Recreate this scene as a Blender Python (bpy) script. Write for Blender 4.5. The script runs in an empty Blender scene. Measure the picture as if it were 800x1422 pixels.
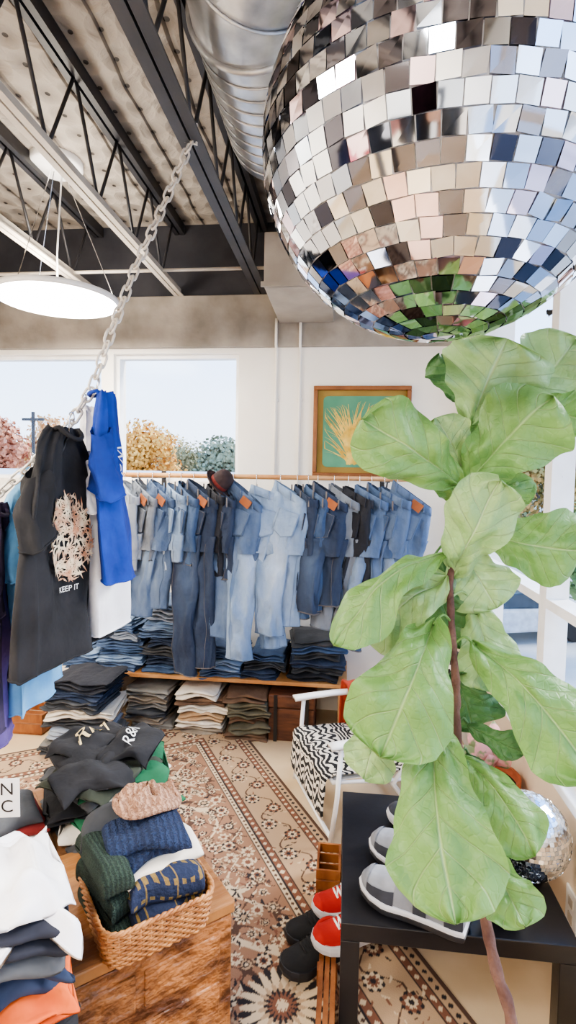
import bpy, math, random
import numpy as np
from mathutils import Vector, Matrix, noise
D=bpy.data; SC=bpy.context.scene; COL=SC.collection; PI=math.pi
random.seed(7); R=random.random
def U(a,b): return a+(b-a)*R()
# ---------------------------------------------------------------- camera
FP=750.0; CAM=Vector((0,0,1.5))
CM=Matrix.Rotation(math.radians(6.1),3,'Z')@Matrix.Rotation(math.radians(90-3.51),3,'X')@Matrix.Rotation(math.radians(1.0),3,'Z')
cd=D.cameras.new('camera'); cam=D.objects.new('camera',cd); COL.objects.link(cam)
cam.matrix_world=Matrix.Translation(CAM)@CM.to_4x4(); cd.sensor_width=36; cd.lens=FP/1422*36; cd.clip_start=.02; cd.clip_end=300
SC.camera=cam
def ray(px,py): return CM@Vector(((px-400)/FP,-(py-711)/FP,-1))
def at(px,py,d): return CAM+ray(px,py)*d
def aty(px,py,Y): r=ray(px,py); return CAM+r*(Y/r.y)
def atx(px,py,X): r=ray(px,py); return CAM+r*(X/r.x)
def atz(px,py,Z): r=ray(px,py); return CAM+r*((Z-1.5)/r.z)
# ---------------------------------------------------------------- materials
def lin(c):
    o=[]
    for x in c:
        x/=255.0; o.append(x/12.92 if x<=.04045 else ((x+.055)/1.055)**2.4)
    return (*o,1)
def mk(name):
    m=D.materials.new(name); m.use_nodes=True; nt=m.node_tree; return m,nt,nt.nodes['Principled BSDF']
def N(nt,t,**k):
    n=nt.nodes.new(t)
    for a,b in k.items(): setattr(n,a,b)
    return n
def mth(nt,op,a,b_=None,c=None):
    n=N(nt,'ShaderNodeMath',operation=op)
    for i,x in enumerate((a,b_,c)):
        if x is None: continue
        if isinstance(x,(int,float)): n.inputs[i].default_value=x
        else: nt.links.new(x,n.inputs[i])
    return n.outputs[0]
_mc={}
def mat(name,c1,c2=None,rough=.75,metal=0,ns=6,st=(1,1,1),bump=.15,bs=60,lo=.35,hi=.65,bst=None,bd=.01):
    if name in _mc: return _mc[name]
    m,nt,b=mk(name); L=nt.links.new
    b.inputs['Roughness'].default_value=rough; b.inputs['Metallic'].default_value=metal
    tc=N(nt,'ShaderNodeTexCoord'); mp=N(nt,'ShaderNodeMapping'); mp.inputs['Scale'].default_value=st
    L(tc.outputs['Object'],mp.inputs[0])
    if c2 is None: c2=tuple(min(255,x*1.12+3) for x in c1)
    no=N(nt,'ShaderNodeTexNoise'); no.inputs['Scale'].default_value=ns; no.inputs['Detail'].default_value=4
    L(mp.outputs[0],no.inputs['Vector'])
    cr=N(nt,'ShaderNodeValToRGB'); cr.color_ramp.elements[0].position=lo; cr.color_ramp.elements[1].position=hi
    cr.color_ramp.elements[0].color=lin(c1); cr.color_ramp.elements[1].color=lin(c2)
    L(no.outputs[0],cr.inputs[0]); L(cr.outputs[0],b.inputs['Base Color'])
    if bump:
        n2=N(nt,'ShaderNodeTexNoise'); n2.inputs['Scale'].default_value=bs; n2.inputs['Detail'].default_value=3
        if bst:
            m2=N(nt,'ShaderNodeMapping'); m2.inputs['Scale'].default_value=bst; L(tc.outputs['Object'],m2.inputs[0]); L(m2.outputs[0],n2.inputs['Vector'])
        else: L(mp.outputs[0],n2.inputs['Vector'])
        bp=N(nt,'ShaderNodeBump'); bp.inputs['Strength'].default_value=bump; bp.inputs['Distance'].default_value=bd
        L(n2.outputs[0],bp.inputs['Height']); L(bp.outputs[0],b.inputs['Normal'])
    _mc[name]=m; return m
def cloth(name,c1,c2=None,**k):
    k.setdefault('rough',.9); k.setdefault('bump',.45); k.setdefault('bs',14); k.setdefault('ns',9); k.setdefault('bd',.022); return mat(name,c1,c2,**k)
def denim(name,c1,c2):
    m,nt,b=mk(name); L=nt.links.new; b.inputs['Roughness'].default_value=.92
    tc=N(nt,'ShaderNodeTexCoord'); sx=N(nt,'ShaderNodeSeparateXYZ'); L(tc.outputs['Object'],sx.inputs[0])
    mp=N(nt,'ShaderNodeMapping'); mp.inputs['Scale'].default_value=(1.6,1.6,.5); L(tc.outputs['Object'],mp.inputs[0])
    no=N(nt,'ShaderNodeTexNoise'); no.inputs['Scale'].default_value=8; no.inputs['Detail'].default_value=8; no.inputs['Roughness'].default_value=.65; L(mp.outputs[0],no.inputs['Vector'])
    z=mth(nt,'DIVIDE',mth(nt,'ADD',sx.outputs[2],.45),.34); bz=mth(nt,'SUBTRACT',1,mth(nt,'MINIMUM',mth(nt,'ABSOLUTE',z),1))
    x=mth(nt,'DIVIDE',sx.outputs[0],.095); bx=mth(nt,'SUBTRACT',1,mth(nt,'MINIMUM',mth(nt,'ABSOLUTE',x),1))
    f=mth(nt,'ADD',mth(nt,'MULTIPLY',mth(nt,'MULTIPLY',bz,bx),.65),mth(nt,'MULTIPLY',mth(nt,'SUBTRACT',no.outputs[0],.22),.85))
    cr=N(nt,'ShaderNodeValToRGB'); cr.color_ramp.elements[0].position=.05; cr.color_ramp.elements[1].position=.85; cr.color_ramp.elements[0].color=lin(c1); cr.color_ramp.elements[1].color=lin(c2)
    L(f,cr.inputs[0]); L(cr.outputs[0],b.inputs['Base Color'])
    n2=N(nt,'ShaderNodeTexNoise'); n2.inputs['Scale'].default_value=22; n2.inputs['Detail'].default_value=6; L(tc.outputs['Object'],n2.inputs['Vector'])
    bp=N(nt,'ShaderNodeBump'); bp.inputs['Strength'].default_value=.6; bp.inputs['Distance'].default_value=.018; L(n2.outputs[0],bp.inputs['Height']); L(bp.outputs[0],b.inputs['Normal']); return m
def glow(name,c,s):
    m,nt,b=mk(name); b.inputs['Base Color'].default_value=lin(c); b.inputs['Emission Color'].default_value=lin(c); b.inputs['Emission Strength'].default_value=s; return m
# ---------------------------------------------------------------- mesh builder
def sp(x,e): return math.copysign(abs(x)**e,x)
class MB:
    def __init__(s): s.v=[]; s.f=[]
    def add(s,vs,fs):
        o=len(s.v); s.v+= [tuple(x) for x in vs]; s.f+=[tuple(i+o for i in f) for f in fs]; return s
    def box(s,c,d,rz=0,M=None):
        x,y,z=[q/2 for q in d]; vs=[Vector((a*x,b*y,e*z)) for a in(-1,1) for b in(-1,1) for e in(-1,1)]
        Mt=M if M else Matrix.Rotation(rz,3,'Z'); c=Vector(c)
        return s.add([Mt@v+c for v in vs],[(0,1,3,2),(4,6,7,5),(0,4,5,1),(2,3,7,6),(0,2,6,4),(1,5,7,3)])
    def bb(s,a,b):
        return s.box([(a[i]+b[i])/2 for i in range(3)],[abs(b[i]-a[i]) for i in range(3)])
    def beam(s,a,b,w,h,up=(0,0,1)):
        a=Vector(a);b=Vector(b); t=(b-a); l=t.length; t.normalize(); up=Vector(up)
        if abs(t.dot(up))>.98: up=Vector((0,1,0))
        x=t.cross(up).normalized(); z=x.cross(t)
        M=Matrix((x,t,z)).transposed(); return s.box((a+b)/2,(w,l,h),M=M)
    def tube(s,path,r,n=8,closed=False,cap=True):
        P=[Vector(p) for p in path]; m=len(P); rr=r if isinstance(r,(list,tuple)) else [r]*m
        T=[]
        for i in range(m):
            if closed: t=P[(i+1)%m]-P[i-1]
            else: t=P[min(i+1,m-1)]-P[max(i-1,0)]
            T.append(t.normalized() if t.length>1e-9 else Vector((0,0,1)))
        a=Vector((0,0,1)) if abs(T[0].z)<.9 else Vector((1,0,0))
        nn=(a-T[0]*a.dot(T[0])).normalized(); vs=[]
        for i in range(m):
            nn=(nn-T[i]*nn.dot(T[i])).normalized(); b=T[i].cross(nn)
            for j in range(n):
                an=2*PI*j/n; vs.append(P[i]+(nn*math.cos(an)+b*math.sin(an))*rr[i])
        fs=[]
        for i in range(m if closed else m-1):
            k=(i+1)%m
            for j in range(n): fs.append((i*n+j,i*n+(j+1)%n,k*n+(j+1)%n,k*n+j))
        if cap and not closed: fs.append(tuple(range(n-1,-1,-1))); fs.append(tuple((m-1)*n+j for j in range(n)))
        return s.add(vs,fs)
    def lathe(s,prof,n=32,c=(0,0,0)):
        vs=[];fs=[];m=len(prof)
        for r,z in prof:
            for j in range(n): a=2*PI*j/n; vs.append((c[0]+r*math.cos(a),c[1]+r*math.sin(a),c[2]+z))
        for i in range(m-1):
            for j in range(n): fs.append((i*n+j,i*n+(j+1)%n,(i+1)*n+(j+1)%n,(i+1)*n+j))
        return s.add(vs,fs)
    def prism(s,poly,t,M=None,c=(0,0,0)):
        M=M or Matrix.Identity(3); c=Vector(c); n=len(poly)
        vs=[M@Vector((x,y,-t/2))+c for x,y in poly]+[M@Vector((x,y,t/2))+c for x,y in poly]
        return s.add(vs,[tuple(range(n-1,-1,-1)),tuple(range(n,2*n))]+[(i,(i+1)%n,n+(i+1)%n,n+i) for i in range(n)])
    def grid(s,fn,nu,nv):
        vs=[fn(i/nu,j/nv) for j in range(nv+1) for i in range(nu+1)]
        return s.add(vs,[(j*(nu+1)+i,j*(nu+1)+i+1,(j+1)*(nu+1)+i+1,(j+1)*(nu+1)+i) for j in range(nv) for i in range(nu)])
    def build(s,name,m,parent=None,smooth=False,bevel=0,solid=0,loc=None):
        me=D.meshes.new(name); me.from_pydata(s.v,[],s.f); me.update()
        if smooth: me.polygons.foreach_set('use_smooth',[True]*len(me.polygons))
        me.materials.append(m); o=D.objects.new(name,me); COL.objects.link(o)
        if parent: o.parent=parent
        if loc is not None: o.location=loc
        if solid: q=o.modifiers.new('s','SOLIDIFY'); q.thickness=solid; q.offset=0
        if bevel: q=o.modifiers.new('b','BEVEL'); q.width=bevel; q.segments=2; q.limit_method='ANGLE'
        return o
def thing(name,label,cat,loc=(0,0,0),rz=0,group=None):
    o=D.objects.new(name,None); COL.objects.link(o); o.location=loc; o.rotation_euler=(0,0,rz); o.empty_display_size=.05
    return tag(o,label,cat,group)
def tag(o,label,cat,group=None):
    o['label']=label; o['category']=cat
    if group: o['group']=group
    return o
def struct(o,label=None,cat=None):
    o['kind']='structure'
    if label: o['label']=label
    o['category']=cat or o.name.split('_')[0].split('.')[0]
    return o
NO=lambda x,y,z: noise.noise(Vector((x,y,z)))
# ---------------------------------------------------------------- palette
white_wall=mat('white_wall',(240,233,222),(248,243,234),rough=.8,ns=2,bump=.05)
beige_wall=mat('beige_wall',(228,202,170),(238,216,188),rough=.8,ns=2,bump=.05)
frame_white=mat('frame_white',(240,237,232),rough=.45,bump=0)
concrete=mat('concrete',(128,121,112),(168,160,150),rough=.9,ns=4,bump=.6,bs=12)
dark_wall=mat('dark_wall',(40,41,48),(56,56,62),rough=.8,bump=.05)
steel_black=mat('steel_black',(36,36,40),(50,49,53),rough=.5,bump=.05)
steel_cream=mat('steel_cream',(188,178,164),(208,199,186),rough=.5,bump=.05)
floor_m=mat('floor_concrete',(202,176,140),(222,200,168),rough=.35,ns=3,bump=.05)
galv=mat('galvanised',(150,153,157),(198,200,203),rough=.32,metal=.8,ns=9,bump=.08,bs=14)
wood_l=mat('wood_light',(182,124,72),(208,158,104),rough=.5,ns=5,st=(1,1,1),bump=.1,bst=(4,60,60))
wood_o=mat('wood_orange',(118,66,34),(154,96,52),rough=.5,ns=6,st=(3,3,1),bump=.15)
wood_d=mat('wood_dark',(76,42,26),(108,66,42),rough=.55,ns=8,st=(1,5,5),bump=.3)
trunkwood=mat('carved_wood',(84,48,26),(164,108,62),rough=.45,ns=13,st=(1,1,1.5),bump=1.0,bs=20,lo=.36,hi=.62,bd=.03)
black_wood=mat('black_lacquer',(22,21,24),(30,29,32),rough=.28,bump=.03)
black_plastic=mat('black_plastic',(24,24,26),rough=.4,bump=0)
whitemetal=mat('white_metal',(242,242,242),rough=.3,bump=0)
chrome=mat('chrome',(220,220,222),rough=.15,metal=1,bump=0)
X0,X1,Y0,Y1,ZC=-3.0,.72,-2.6,3.45,3.1
# ---------------------------------------------------------------- room
struct(MB().bb((X0-.2,Y0-.2,-.15),(X1+.2,Y1+.2,0)).build('floor',floor_m),'pale polished concrete floor','floor')
def ceil_mat():
    m,nt,b=mk('tufted_insulation'); L=nt.links.new; b.inputs['Roughness'].default_value=.65
    tc=N(nt,'ShaderNodeTexCoord'); nw=N(nt,'ShaderNodeTexNoise'); nw.inputs['Scale'].default_value=1.5; L(tc.outputs['Object'],nw.inputs['Vector'])
    vm=N(nt,'ShaderNodeVectorMath',operation='MULTIPLY_ADD'); L(nw.outputs['Color'],vm.inputs[0]); vm.inputs[1].default_value=(.1,.1,0); L(tc.outputs['Object'],vm.inputs[2])
    mp=N(nt,'ShaderNodeMapping'); mp.inputs['Scale'].default_value=(8,7,0.01); L(vm.outputs[0],mp.inputs[0])
    vo=N(nt,'ShaderNodeTexVoronoi'); vo.inputs['Scale'].default_value=1; vo.inputs['Randomness'].default_value=.06; L(mp.outputs[0],vo.inputs['Vector'])
    pin=mth(nt,'LESS_THAN',vo.outputs['Distance'],.085); soft=mth(nt,'MINIMUM',mth(nt,'DIVIDE',vo.outputs['Distance'],.5),1)
    s_=N(nt,'ShaderNodeSeparateXYZ'); L(vm.outputs[0],s_.inputs[0])
    rib=mth(nt,'MINIMUM',mth(nt,'DIVIDE',mth(nt,'ABSOLUTE',mth(nt,'SUBTRACT',mth(nt,'FRACT',mth(nt,'MULTIPLY',s_.outputs[0],4)),.5)),.06),1)
    no=N(nt,'ShaderNodeTexNoise'); no.inputs['Scale'].default_value=2; no.inputs['Detail'].default_value=5; L(tc.outputs['Object'],no.inputs['Vector'])
    f=mth(nt,'ADD',mth(nt,'ADD',mth(nt,'MULTIPLY',soft,.28),mth(nt,'MULTIPLY',rib,.2)),mth(nt,'MULTIPLY',no.outputs[0],.45))
    cr=N(nt,'ShaderNodeValToRGB'); cr.color_ramp.elements[0].color=lin((98,90,84)); cr.color_ramp.elements[1].color=lin((166,158,148)); cr.color_ramp.elements[0].position=.3; cr.color_ramp.elements[1].position=.78; L(f,cr.inputs[0])
    mx=N(nt,'ShaderNodeMix',data_type='RGBA'); L(pin,mx.inputs[0]); L(cr.outputs[0],mx.inputs[6]); mx.inputs[7].default_value=lin((40,34,30)); L(mx.outputs[2],b.inputs['Base Color'])
    n2=N(nt,'ShaderNodeTexNoise'); n2.inputs['Scale'].default_value=10; n2.inputs['Detail'].default_value=4; n2.inputs['Distortion'].default_value=1; L(tc.outputs['Object'],n2.inputs['Vector'])
    hgt=mth(nt,'ADD',mth(nt,'ADD',mth(nt,'MULTIPLY',soft,.7),mth(nt,'MULTIPLY',rib,.6)),mth(nt,'MULTIPLY',n2.outputs[0],.7))
    bp=N(nt,'ShaderNodeBump'); bp.inputs['Strength'].default_value=1; bp.inputs['Distance'].default_value=.03; L(hgt,bp.inputs['Height']); L(bp.outputs[0],b.inputs['Normal'])
    return m
struct(MB().bb((X0-.2,Y0-.2,ZC),(X1+.2,Y1+.2,ZC+.2)).build('ceiling',ceil_mat()),'tufted insulation ceiling with dark pins','ceiling')
wt=aty(240,491,Y1).z; wb=aty(240,668,Y1).z; wr=aty(331,570,Y1).x; m1=aty(142,570,Y1).x; m2=aty(158,570,Y1).x
cb=aty(240,484,Y1).z; ct=aty(240,413,Y1).z
w=MB(); w.bb((X0,Y1,0),(X1+.2,Y1+.2,wb)); w.bb((wr,Y1,wb),(X1+.2,Y1+.2,cb)); w.bb((X0,Y1,wt),(wr,Y1+.2,cb)); w.bb((m1,Y1,wb),(m2,Y1+.2,wt)); w.bb((X0,Y1,wb),(X0+.15,Y1+.2,wt))
struct(w.build('wall_back',white_wall),'white back wall','wall')
struct(MB().bb((X0,Y1-.03,cb),(X1,Y1+.2,ct)).build('trim_1',concrete,bevel=.005),'rough concrete beam above the windows','beam')
struct(MB().bb((X0,Y1,ct),(X1+.2,Y1+.2,ZC)).build('wall_upper',dark_wall),'dark painted wall above the concrete beam','wall')
struct(MB().bb((X0-.2,Y0-.2,0),(X0,Y1+.2,ZC)).build('wall_left',white_wall),'white left wall','wall')
struct(MB().bb((X0,Y0-.2,0),(X1+.2,Y0,ZC)).build('wall_rear',white_wall),'white rear wall','wall')
SILL=.52; TR=1.06; WT=2.5
struct(MB().bb((X1,Y0,0),(X1+.2,Y1,SILL)).build('wall_right',beige_wall),'low beige wall under the right windows','wall')
struct(MB().bb((X1,Y0,WT),(X1+.2,Y1,ZC)).build('wall_header',white_wall),'white wall over the right windows','wall')
struct(MB().bb((X1-.03,Y0,SILL),(X1+.2,Y1,SILL+.03)).build('trim_2',frame_white,bevel=.004),'white sill of the right windows','trim')
struct(MB().bb((X1-.015,Y0,0),(X1,Y1,.09)).build('baseboard_right',frame_white,bevel=.003),'white baseboard on the right wall','baseboard')
struct(MB().bb((X1-.004,3.2,SILL+.03),(X1+.2,Y1,WT)).build('wall_corner',white_wall),'white corner pier','wall')
def glass_mat():
    m=D.materials.new('window_glass'); m.use_nodes=True; nt=m.node_tree; nt.nodes.clear(); L=nt.links.new
    o=N(nt,'ShaderNodeOutputMaterial'); mx=N(nt,'ShaderNodeMixShader'); mx.inputs[0].default_value=.006
    t=N(nt,'ShaderNodeBsdfTransparent'); g=N(nt,'ShaderNodeBsdfGlossy'); g.inputs['Roughness'].default_value=.15
    L(t.outputs[0],mx.inputs[1]); L(g.outputs[0],mx.inputs[2]); L(mx.outputs[0],o.inputs[0]); return m
glass=glass_mat()
def framed_y(name,x0,x1,z0,z1):
    t=.025; f=MB()
    f.bb((x0,Y1+.04,z0),(x0+t,Y1+.1,z1)); f.bb((x1-t,Y1+.04,z0),(x1,Y1+.1,z1)); f.bb((x0+t,Y1+.04,z0),(x1-t,Y1+.1,z0+t)); f.bb((x0+t,Y1+.04,z1-t),(x1-t,Y1+.1,z1))
    o=struct(f.build(name,frame_white),'aluminium framed window in the back wall','window')
    MB().bb((x0+t,Y1+.068,z0+t),(x1-t,Y1+.072,z1-t)).build('pane',glass,o)
framed_y('window_1',X0+.15,m1,wb,wt); framed_y('window_2',m2,wr,wb,wt)
mulY=[-2.55,-1.5,-.55,.35,1.2,atx(750,740,X1).y,3.16]
for i in range(len(mulY)-1):
    a,b=mulY[i],mulY[i+1]; t=.035; f=MB(); z0=SILL+.03
    f.bb((X1+.02,a,z0),(X1+.1,a+t,WT)); f.bb((X1+.02,b-t+.0,z0),(X1+.1,b,WT)); f.bb((X1+.02,a+t,z0),(X1+.1,b-t,z0+t)); f.bb((X1+.02,a+t,WT-t),(X1+.1,b-t,WT)); f.bb((X1+.02,a+t,TR-t/2),(X1+.1,b-t,TR+t/2))
    f.bb((X1+.03,a+t,1.78),(X1+.09,b-t,1.80))
    o=struct(f.build('window_%d'%(i+3),frame_white),'white framed right window','window')
    MB().bb((X1+.058,a+t,z0+t),(X1+.062,b-t,WT-t)).build('pane',glass,o)
for i,px in enumerate((383,416)):
    p=aty(px,560,Y1-.009); z1=aty(px,445,Y1).z
    c=MB(); c.tube([(p.x,p.y,.0),(p.x,p.y,cb-.03),(p.x,p.y-.034,cb+.01),(p.x,p.y-.034,z1)],.0085,10)
    for z in(1.3,2.0): c.box((p.x,p.y+.004,z),(.04,.009,.016))
    tag(c.build('conduit',white_wall,smooth=True),['white wall conduit, the one farther from the picture','white wall conduit nearer the framed picture'][i],'conduit','wall conduits')
# ---------------------------------------------------------------- ceiling joists
def truss(x,lower,label):
    t=thing('roof_joist',label,'joist',(x,Y0,0),0,'open web roof joists'); L=Y1-Y0-.01
    u=MB(); u.bb((-.032,.01,3.035),(-.006,L,3.095)); u.bb((.006,.01,3.035),(.032,L,3.095)); u.build('upper_chord',steel_black,t)
    l=MB(); wd=.042 if lower is steel_black else .03
    l.bb((-wd,.01,2.65),(-.006,L,2.658)); l.bb((.006,.01,2.65),(wd,L,2.658)); l.bb((-.01,.01,2.65),(-.004,L,2.70)); l.bb((.004,.01,2.65),(.01,L,2.70)); l.build('lower_chord',lower,t)
    wv=MB(); st=.40; y=.1
    while y+st/2<L:
        wv.tube([(0,y,2.67),(0,y+st/2,3.06)],.0075,6)
        if y+st<L: wv.tube([(0,y+st/2,3.06),(0,y+st,2.67)],.0075,6)
        y+=st
    wv.build('web',steel_black,t,smooth=True)
truss(-.56,steel_black,'black roof joist nearest the round duct')
truss(-1.09,steel_cream,'roof joist with pale lower chord running past the round lamp')  # lamplight on the lower chord is put into its cream colour
truss(-1.63,steel_cream,'roof joist with pale lower chord left of the round lamp')  # lower chord coloured as lamp-lit in the same way
truss(-2.2,steel_black,'black roof joist near the left wall')
p=aty(200,376,3.1)
c=MB(); c.tube([(X0+.01,3.1,p.z),(-.45,3.1,p.z)],.010,8); tag(c.build('ceiling_pipe',steel_cream,smooth=True),'thin pale pipe crossing under the joists','pipe')
# duct
DR=.19; DX=-.305; DZ=2.89
path=[Vector((DX,y,DZ)) for y in (2.25,2.15,1.9,1.65)]
for k in range(1,9):
    a=k/8*PI/2; path.append(Vector((DX+.38*(1-math.cos(a)),1.65-.38*math.sin(a),DZ)))
path+= [Vector((.4,1.27,DZ)),Vector((X1-.01,1.27,DZ))]
t=thing('round_duct','large round galvanised duct bending behind the mirror ball','duct',(0,0,0))
MB().tube([Vector((DX,2.26,DZ))]+path,[.16]+[DR]*len(path),40).build('duct_pipe',galv,t,smooth=True)
s=MB()
for y in np.arange(1.7,2.22,.06):
    s.tube([(DX+(DR+.002)*math.cos(a),y+.03*a/6.28,DZ+(DR+.002)*math.sin(a)) for a in np.linspace(0,2*PI,40,endpoint=False)],.0035,5,closed=True)
s.build('spiral_seam',galv,t,smooth=True)
for k in (0,2,4,6,8):
    s=MB(); a=k/8*PI/2; cx,cy=DX+.38*(1-math.cos(a)),1.65-.38*math.sin(a); rd=Vector((math.cos(a),math.sin(a),0))
    s.tube([Vector((cx,cy,DZ))+rd*(DR+.004)*math.cos(q)+Vector((0,0,(DR+.004)*math.sin(q))) for q in np.linspace(0,2*PI,40,endpoint=False)],.011 if k in(0,8) else .005,6,closed=True)
    s.build('duct_collar',galv,t,smooth=True)
for y in(1.75,2.15): MB().bb((DX-.012,y-.01,DZ+DR-.01),(DX+.012,y+.01,ZC)).build('hanging_strap',galv,t)
boxm=mat('duct_box_paint',(150,142,132),(168,160,150),rough=.5,bump=.05)
t=thing('duct_box','grey rectangular duct box at the end of the round duct','duct box',(-.27,3.07,2.47))
MB().bb((-.17,-.3,0),(.17,.34,.27)).build('box_body',boxm,t,bevel=.004)
MB().bb((-.1,-.80,.24),(.1,-.2,.40)).build('box_neck',boxm,t,bevel=.01)
MB().bb((-.185,-.305,.0),(.185,-.29,.025)).build('flange',boxm,t)
# ---------------------------------------------------------------- round pendant lamp and added fill lamps
lampw=glow('lamp_diffuser',(255,247,234),26); lampup=glow('lamp_uplight',(255,244,228),18)
def pendant(c,label):
    t=thing('pendant_lamp',label,'lamp',c,0,'round pendant lamps'); h=ZC-c[2]
    MB().lathe([(0,0),(.295,0)],48).build('diffuser',lampw,t)
    MB().lathe([(.295,-.004),(.308,-.002),(.308,.022),(.26,.026),(.2,.024)],48).build('lamp_rim',whitemetal,t,smooth=True)
    MB().lathe([(.2,.024),(0,.03)],48).build('uplight',lampup,t)
    MB().lathe([(0,h-.04),(.12,h-.04),(.13,h-.03),(.13,h)],32).build('canopy',whitemetal,t,smooth=True)
    for k in range(3):
        a=k*2*PI/3+.4; q=MB(); q.tube([(.29*math.cos(a),.29*math.sin(a),.02),(.03*math.cos(a),.03*math.sin(a),h-.04)],.0022,5)
        q.build('suspension_wire',chrome,t)
    MB().tube([(0,0,.028),(0,0,h*.35),(.03,0,h-.04)],.005,6).build('power_cord',whitemetal,t,smooth=True)
pl=at(80,418,2.8); pendant(pl,'round flat white pendant lamp glowing over the windows')
for p_,l in (((-1.5,.1,2.5),'added round fill lamp behind the viewer on the left'),((-.3,-.9,2.5),'added round fill lamp behind the viewer in the middle'),((-2.2,-1.5,2.5),'added round fill lamp in the rear left corner'),((-1.1,-1.9,2.5),'added round fill lamp above the rear rack'),((-2.5,1.0,2.5),'added round fill lamp above the left wall side')):  # unseen lamps added to fill the interior, built like the pendant above
    pendant(p_,l)
# ---------------------------------------------------------------- mirror balls
def reflection_tint_mats():
    out=[]
    for i,c in enumerate(((236,242,250),(200,204,212),(226,206,216),(186,198,216),(128,128,138),(70,70,80))):  # tints paint light and dark reflections into the tile colours
        m,nt,b=mk('mirror_%d'%i); b.inputs['Base Color'].default_value=lin(c); b.inputs['Metallic'].default_value=1; b.inputs['Roughness'].default_value=.04; out.append(m)
    return out
MM=reflection_tint_mats(); grout=mat('mirror_gap',(206,206,210),rough=.4,bump=0)
def mirror_ball(c,Rr,tile,label,tilt=.02,seed=1,wts=(5,4,2.6,3,2.8,1.8),jit=.02):
    rnd=random.Random(seed); t=thing('mirror_ball',label,'mirror ball',c)
    rows=int(round(PI*Rr/tile)); vs=[];fs=[];mi=[]
    for r in range(rows):
        la0=-PI/2+PI*r/rows; la1=la0+PI/rows; lm=(la0+la1)/2
        n=max(5,int(round(2*PI*Rr*math.cos(lm)/(tile*1.08)))); off=rnd.random()*6.28
        for k in range(n):
            a0=off+2*PI*k/n; a1=off+2*PI*(k+1)/n; g=.028*(a1-a0); gl=.028*(la1-la0); sk=rnd.gauss(0,jit)*(a1-a0); ro=rnd.gauss(0,jit)*(la1-la0)
            cs=[]
            for la,a in((la0+gl-ro,a0+g-sk),(la0+gl+ro,a1-g-sk),(la1-gl+ro,a1-g+sk),(la1-gl-ro,a0+g+sk)):
                cs.append(Vector((math.cos(la)*math.cos(a),math.cos(la)*math.sin(a),math.sin(la)))*Rr)
            ce=sum(cs,Vector())/4; ax=Vector((rnd.gauss(0,1),rnd.gauss(0,1),rnd.gauss(0,1))).normalized()
            M=Matrix.Rotation(rnd.gauss(0,tilt),3,ax)
            o=len(vs); vs+= [M@(q-ce)+ce for q in cs]+[(M@(q-ce)+ce)*.985 for q in cs]
            fs+=[(o,o+1,o+2,o+3),(o,o+4,o+5,o+1),(o+1,o+5,o+6,o+2),(o+2,o+6,o+7,o+3),(o+3,o+7,o+4,o)]; mi+= [rnd.choices(range(6),wts)[0]]*5
    m=MB(); m.add(vs,fs); o=m.build('mirror_tiles',MM[0],t)
    for x in MM[1:]: o.data.materials.append(x)
    o.data.polygons.foreach_set('material_index',mi)
    MB().lathe([(Rr*.982*math.cos(a),Rr*.982*math.sin(a)) for a in np.linspace(-PI/2,PI/2,33)],48).build('ball_core',grout,t,smooth=True)
    return t
bc=CAM+ray(616,212).normalized()*.935
t=mirror_ball(bc,.254,.0232,'huge mirror ball hanging above the fig plant',.06)
MB().lathe([(.0,.266),(.045,.266),(.05,.244),(.05,.239)],24).build('cap',chrome,t,smooth=True)
MB().tube([(.018*math.cos(a),0,.279+.018*math.sin(a)) for a in np.linspace(0,2*PI,20,endpoint=False)],.003,6,closed=True).build('hanging_ring',chrome,t,smooth=True)
def chain(mb,pts,pitch=.045,Lk=.058,W=.032,r=.0048):
    P=[Vector(p) for p in pts]; seg=[(P[i+1]-P[i]).length for i in range(len(P)-1)]; tot=sum(seg); n=int(tot/pitch)
    def pos(d):
        for i,s_ in enumerate(seg):
            if d<=s_ or i==len(seg)-1: return P[i].lerp(P[i+1],d/s_),(P[i+1]-P[i]).normalized()
            d-=s_
    for k in range(n):
        c,T=pos((k+.5)*tot/n); a=Vector((0,0,1)) if abs(T.z)<.9 else Vector((1,0,0)); n1=T.cross(a).normalized(); n2=T.cross(n1)
        an=(.6 if k%2 else .6+PI/2); s_=n1*math.cos(an)+n2*math.sin(an); hl=Lk/2-W/2; loop=[]
        for q in np.linspace(-PI/2,PI/2,7): loop.append(c+T*(hl+W/2*math.cos(q))+s_*(W/2*math.sin(q)))
        for q in np.linspace(PI/2,3*PI/2,7): loop.append(c+T*(-hl+W/2*math.cos(q))+s_*(W/2*math.sin(q)))
        mb.tube(loop,r,6,closed=True)
m=MB(); chain(m,[bc+Vector((0,0,.294)),(bc.x,bc.y,ZC-.01)],.03,.04,.02,.003); tag(m.build('hanging_chain',chrome,smooth=True),'metal chain holding up the huge mirror ball','chain')
cp=[at(262,200,1.86),at(225,290,1.80),at(188,372,1.74),at(152,468,1.68),at(128,540,1.64),at(98,588,1.6),at(50,640,1.56),at(0,684,1.52),at(-70,722,1.48),at(-170,752,1.42)]
cp[0]=Vector((-.56,cp[0].y,2.65)); cp.append(Vector((X0+.04,cp[-1].y-.1,1.6)))
cg=mat('chain_metal',(200,192,182),(230,224,216),rough=.35,metal=.2,bump=.05)
m=MB(); chain(m,cp,.04,.052,.026,.0042); tag(m.build('shirt_chain',cg,smooth=True),'pale link chain running diagonally from joist down to hanging shirts','chain')
t=thing('chain_hook','small metal hook fixing the diagonal chain to the joist','hook',cp[0]); MB().tube([(0,0,.0),(.02,0,-.01),(.02,0,.06),(-.02,0,.06),(-.02,0,0)],.004,6).build('hook_wire',cg,t)
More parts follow.
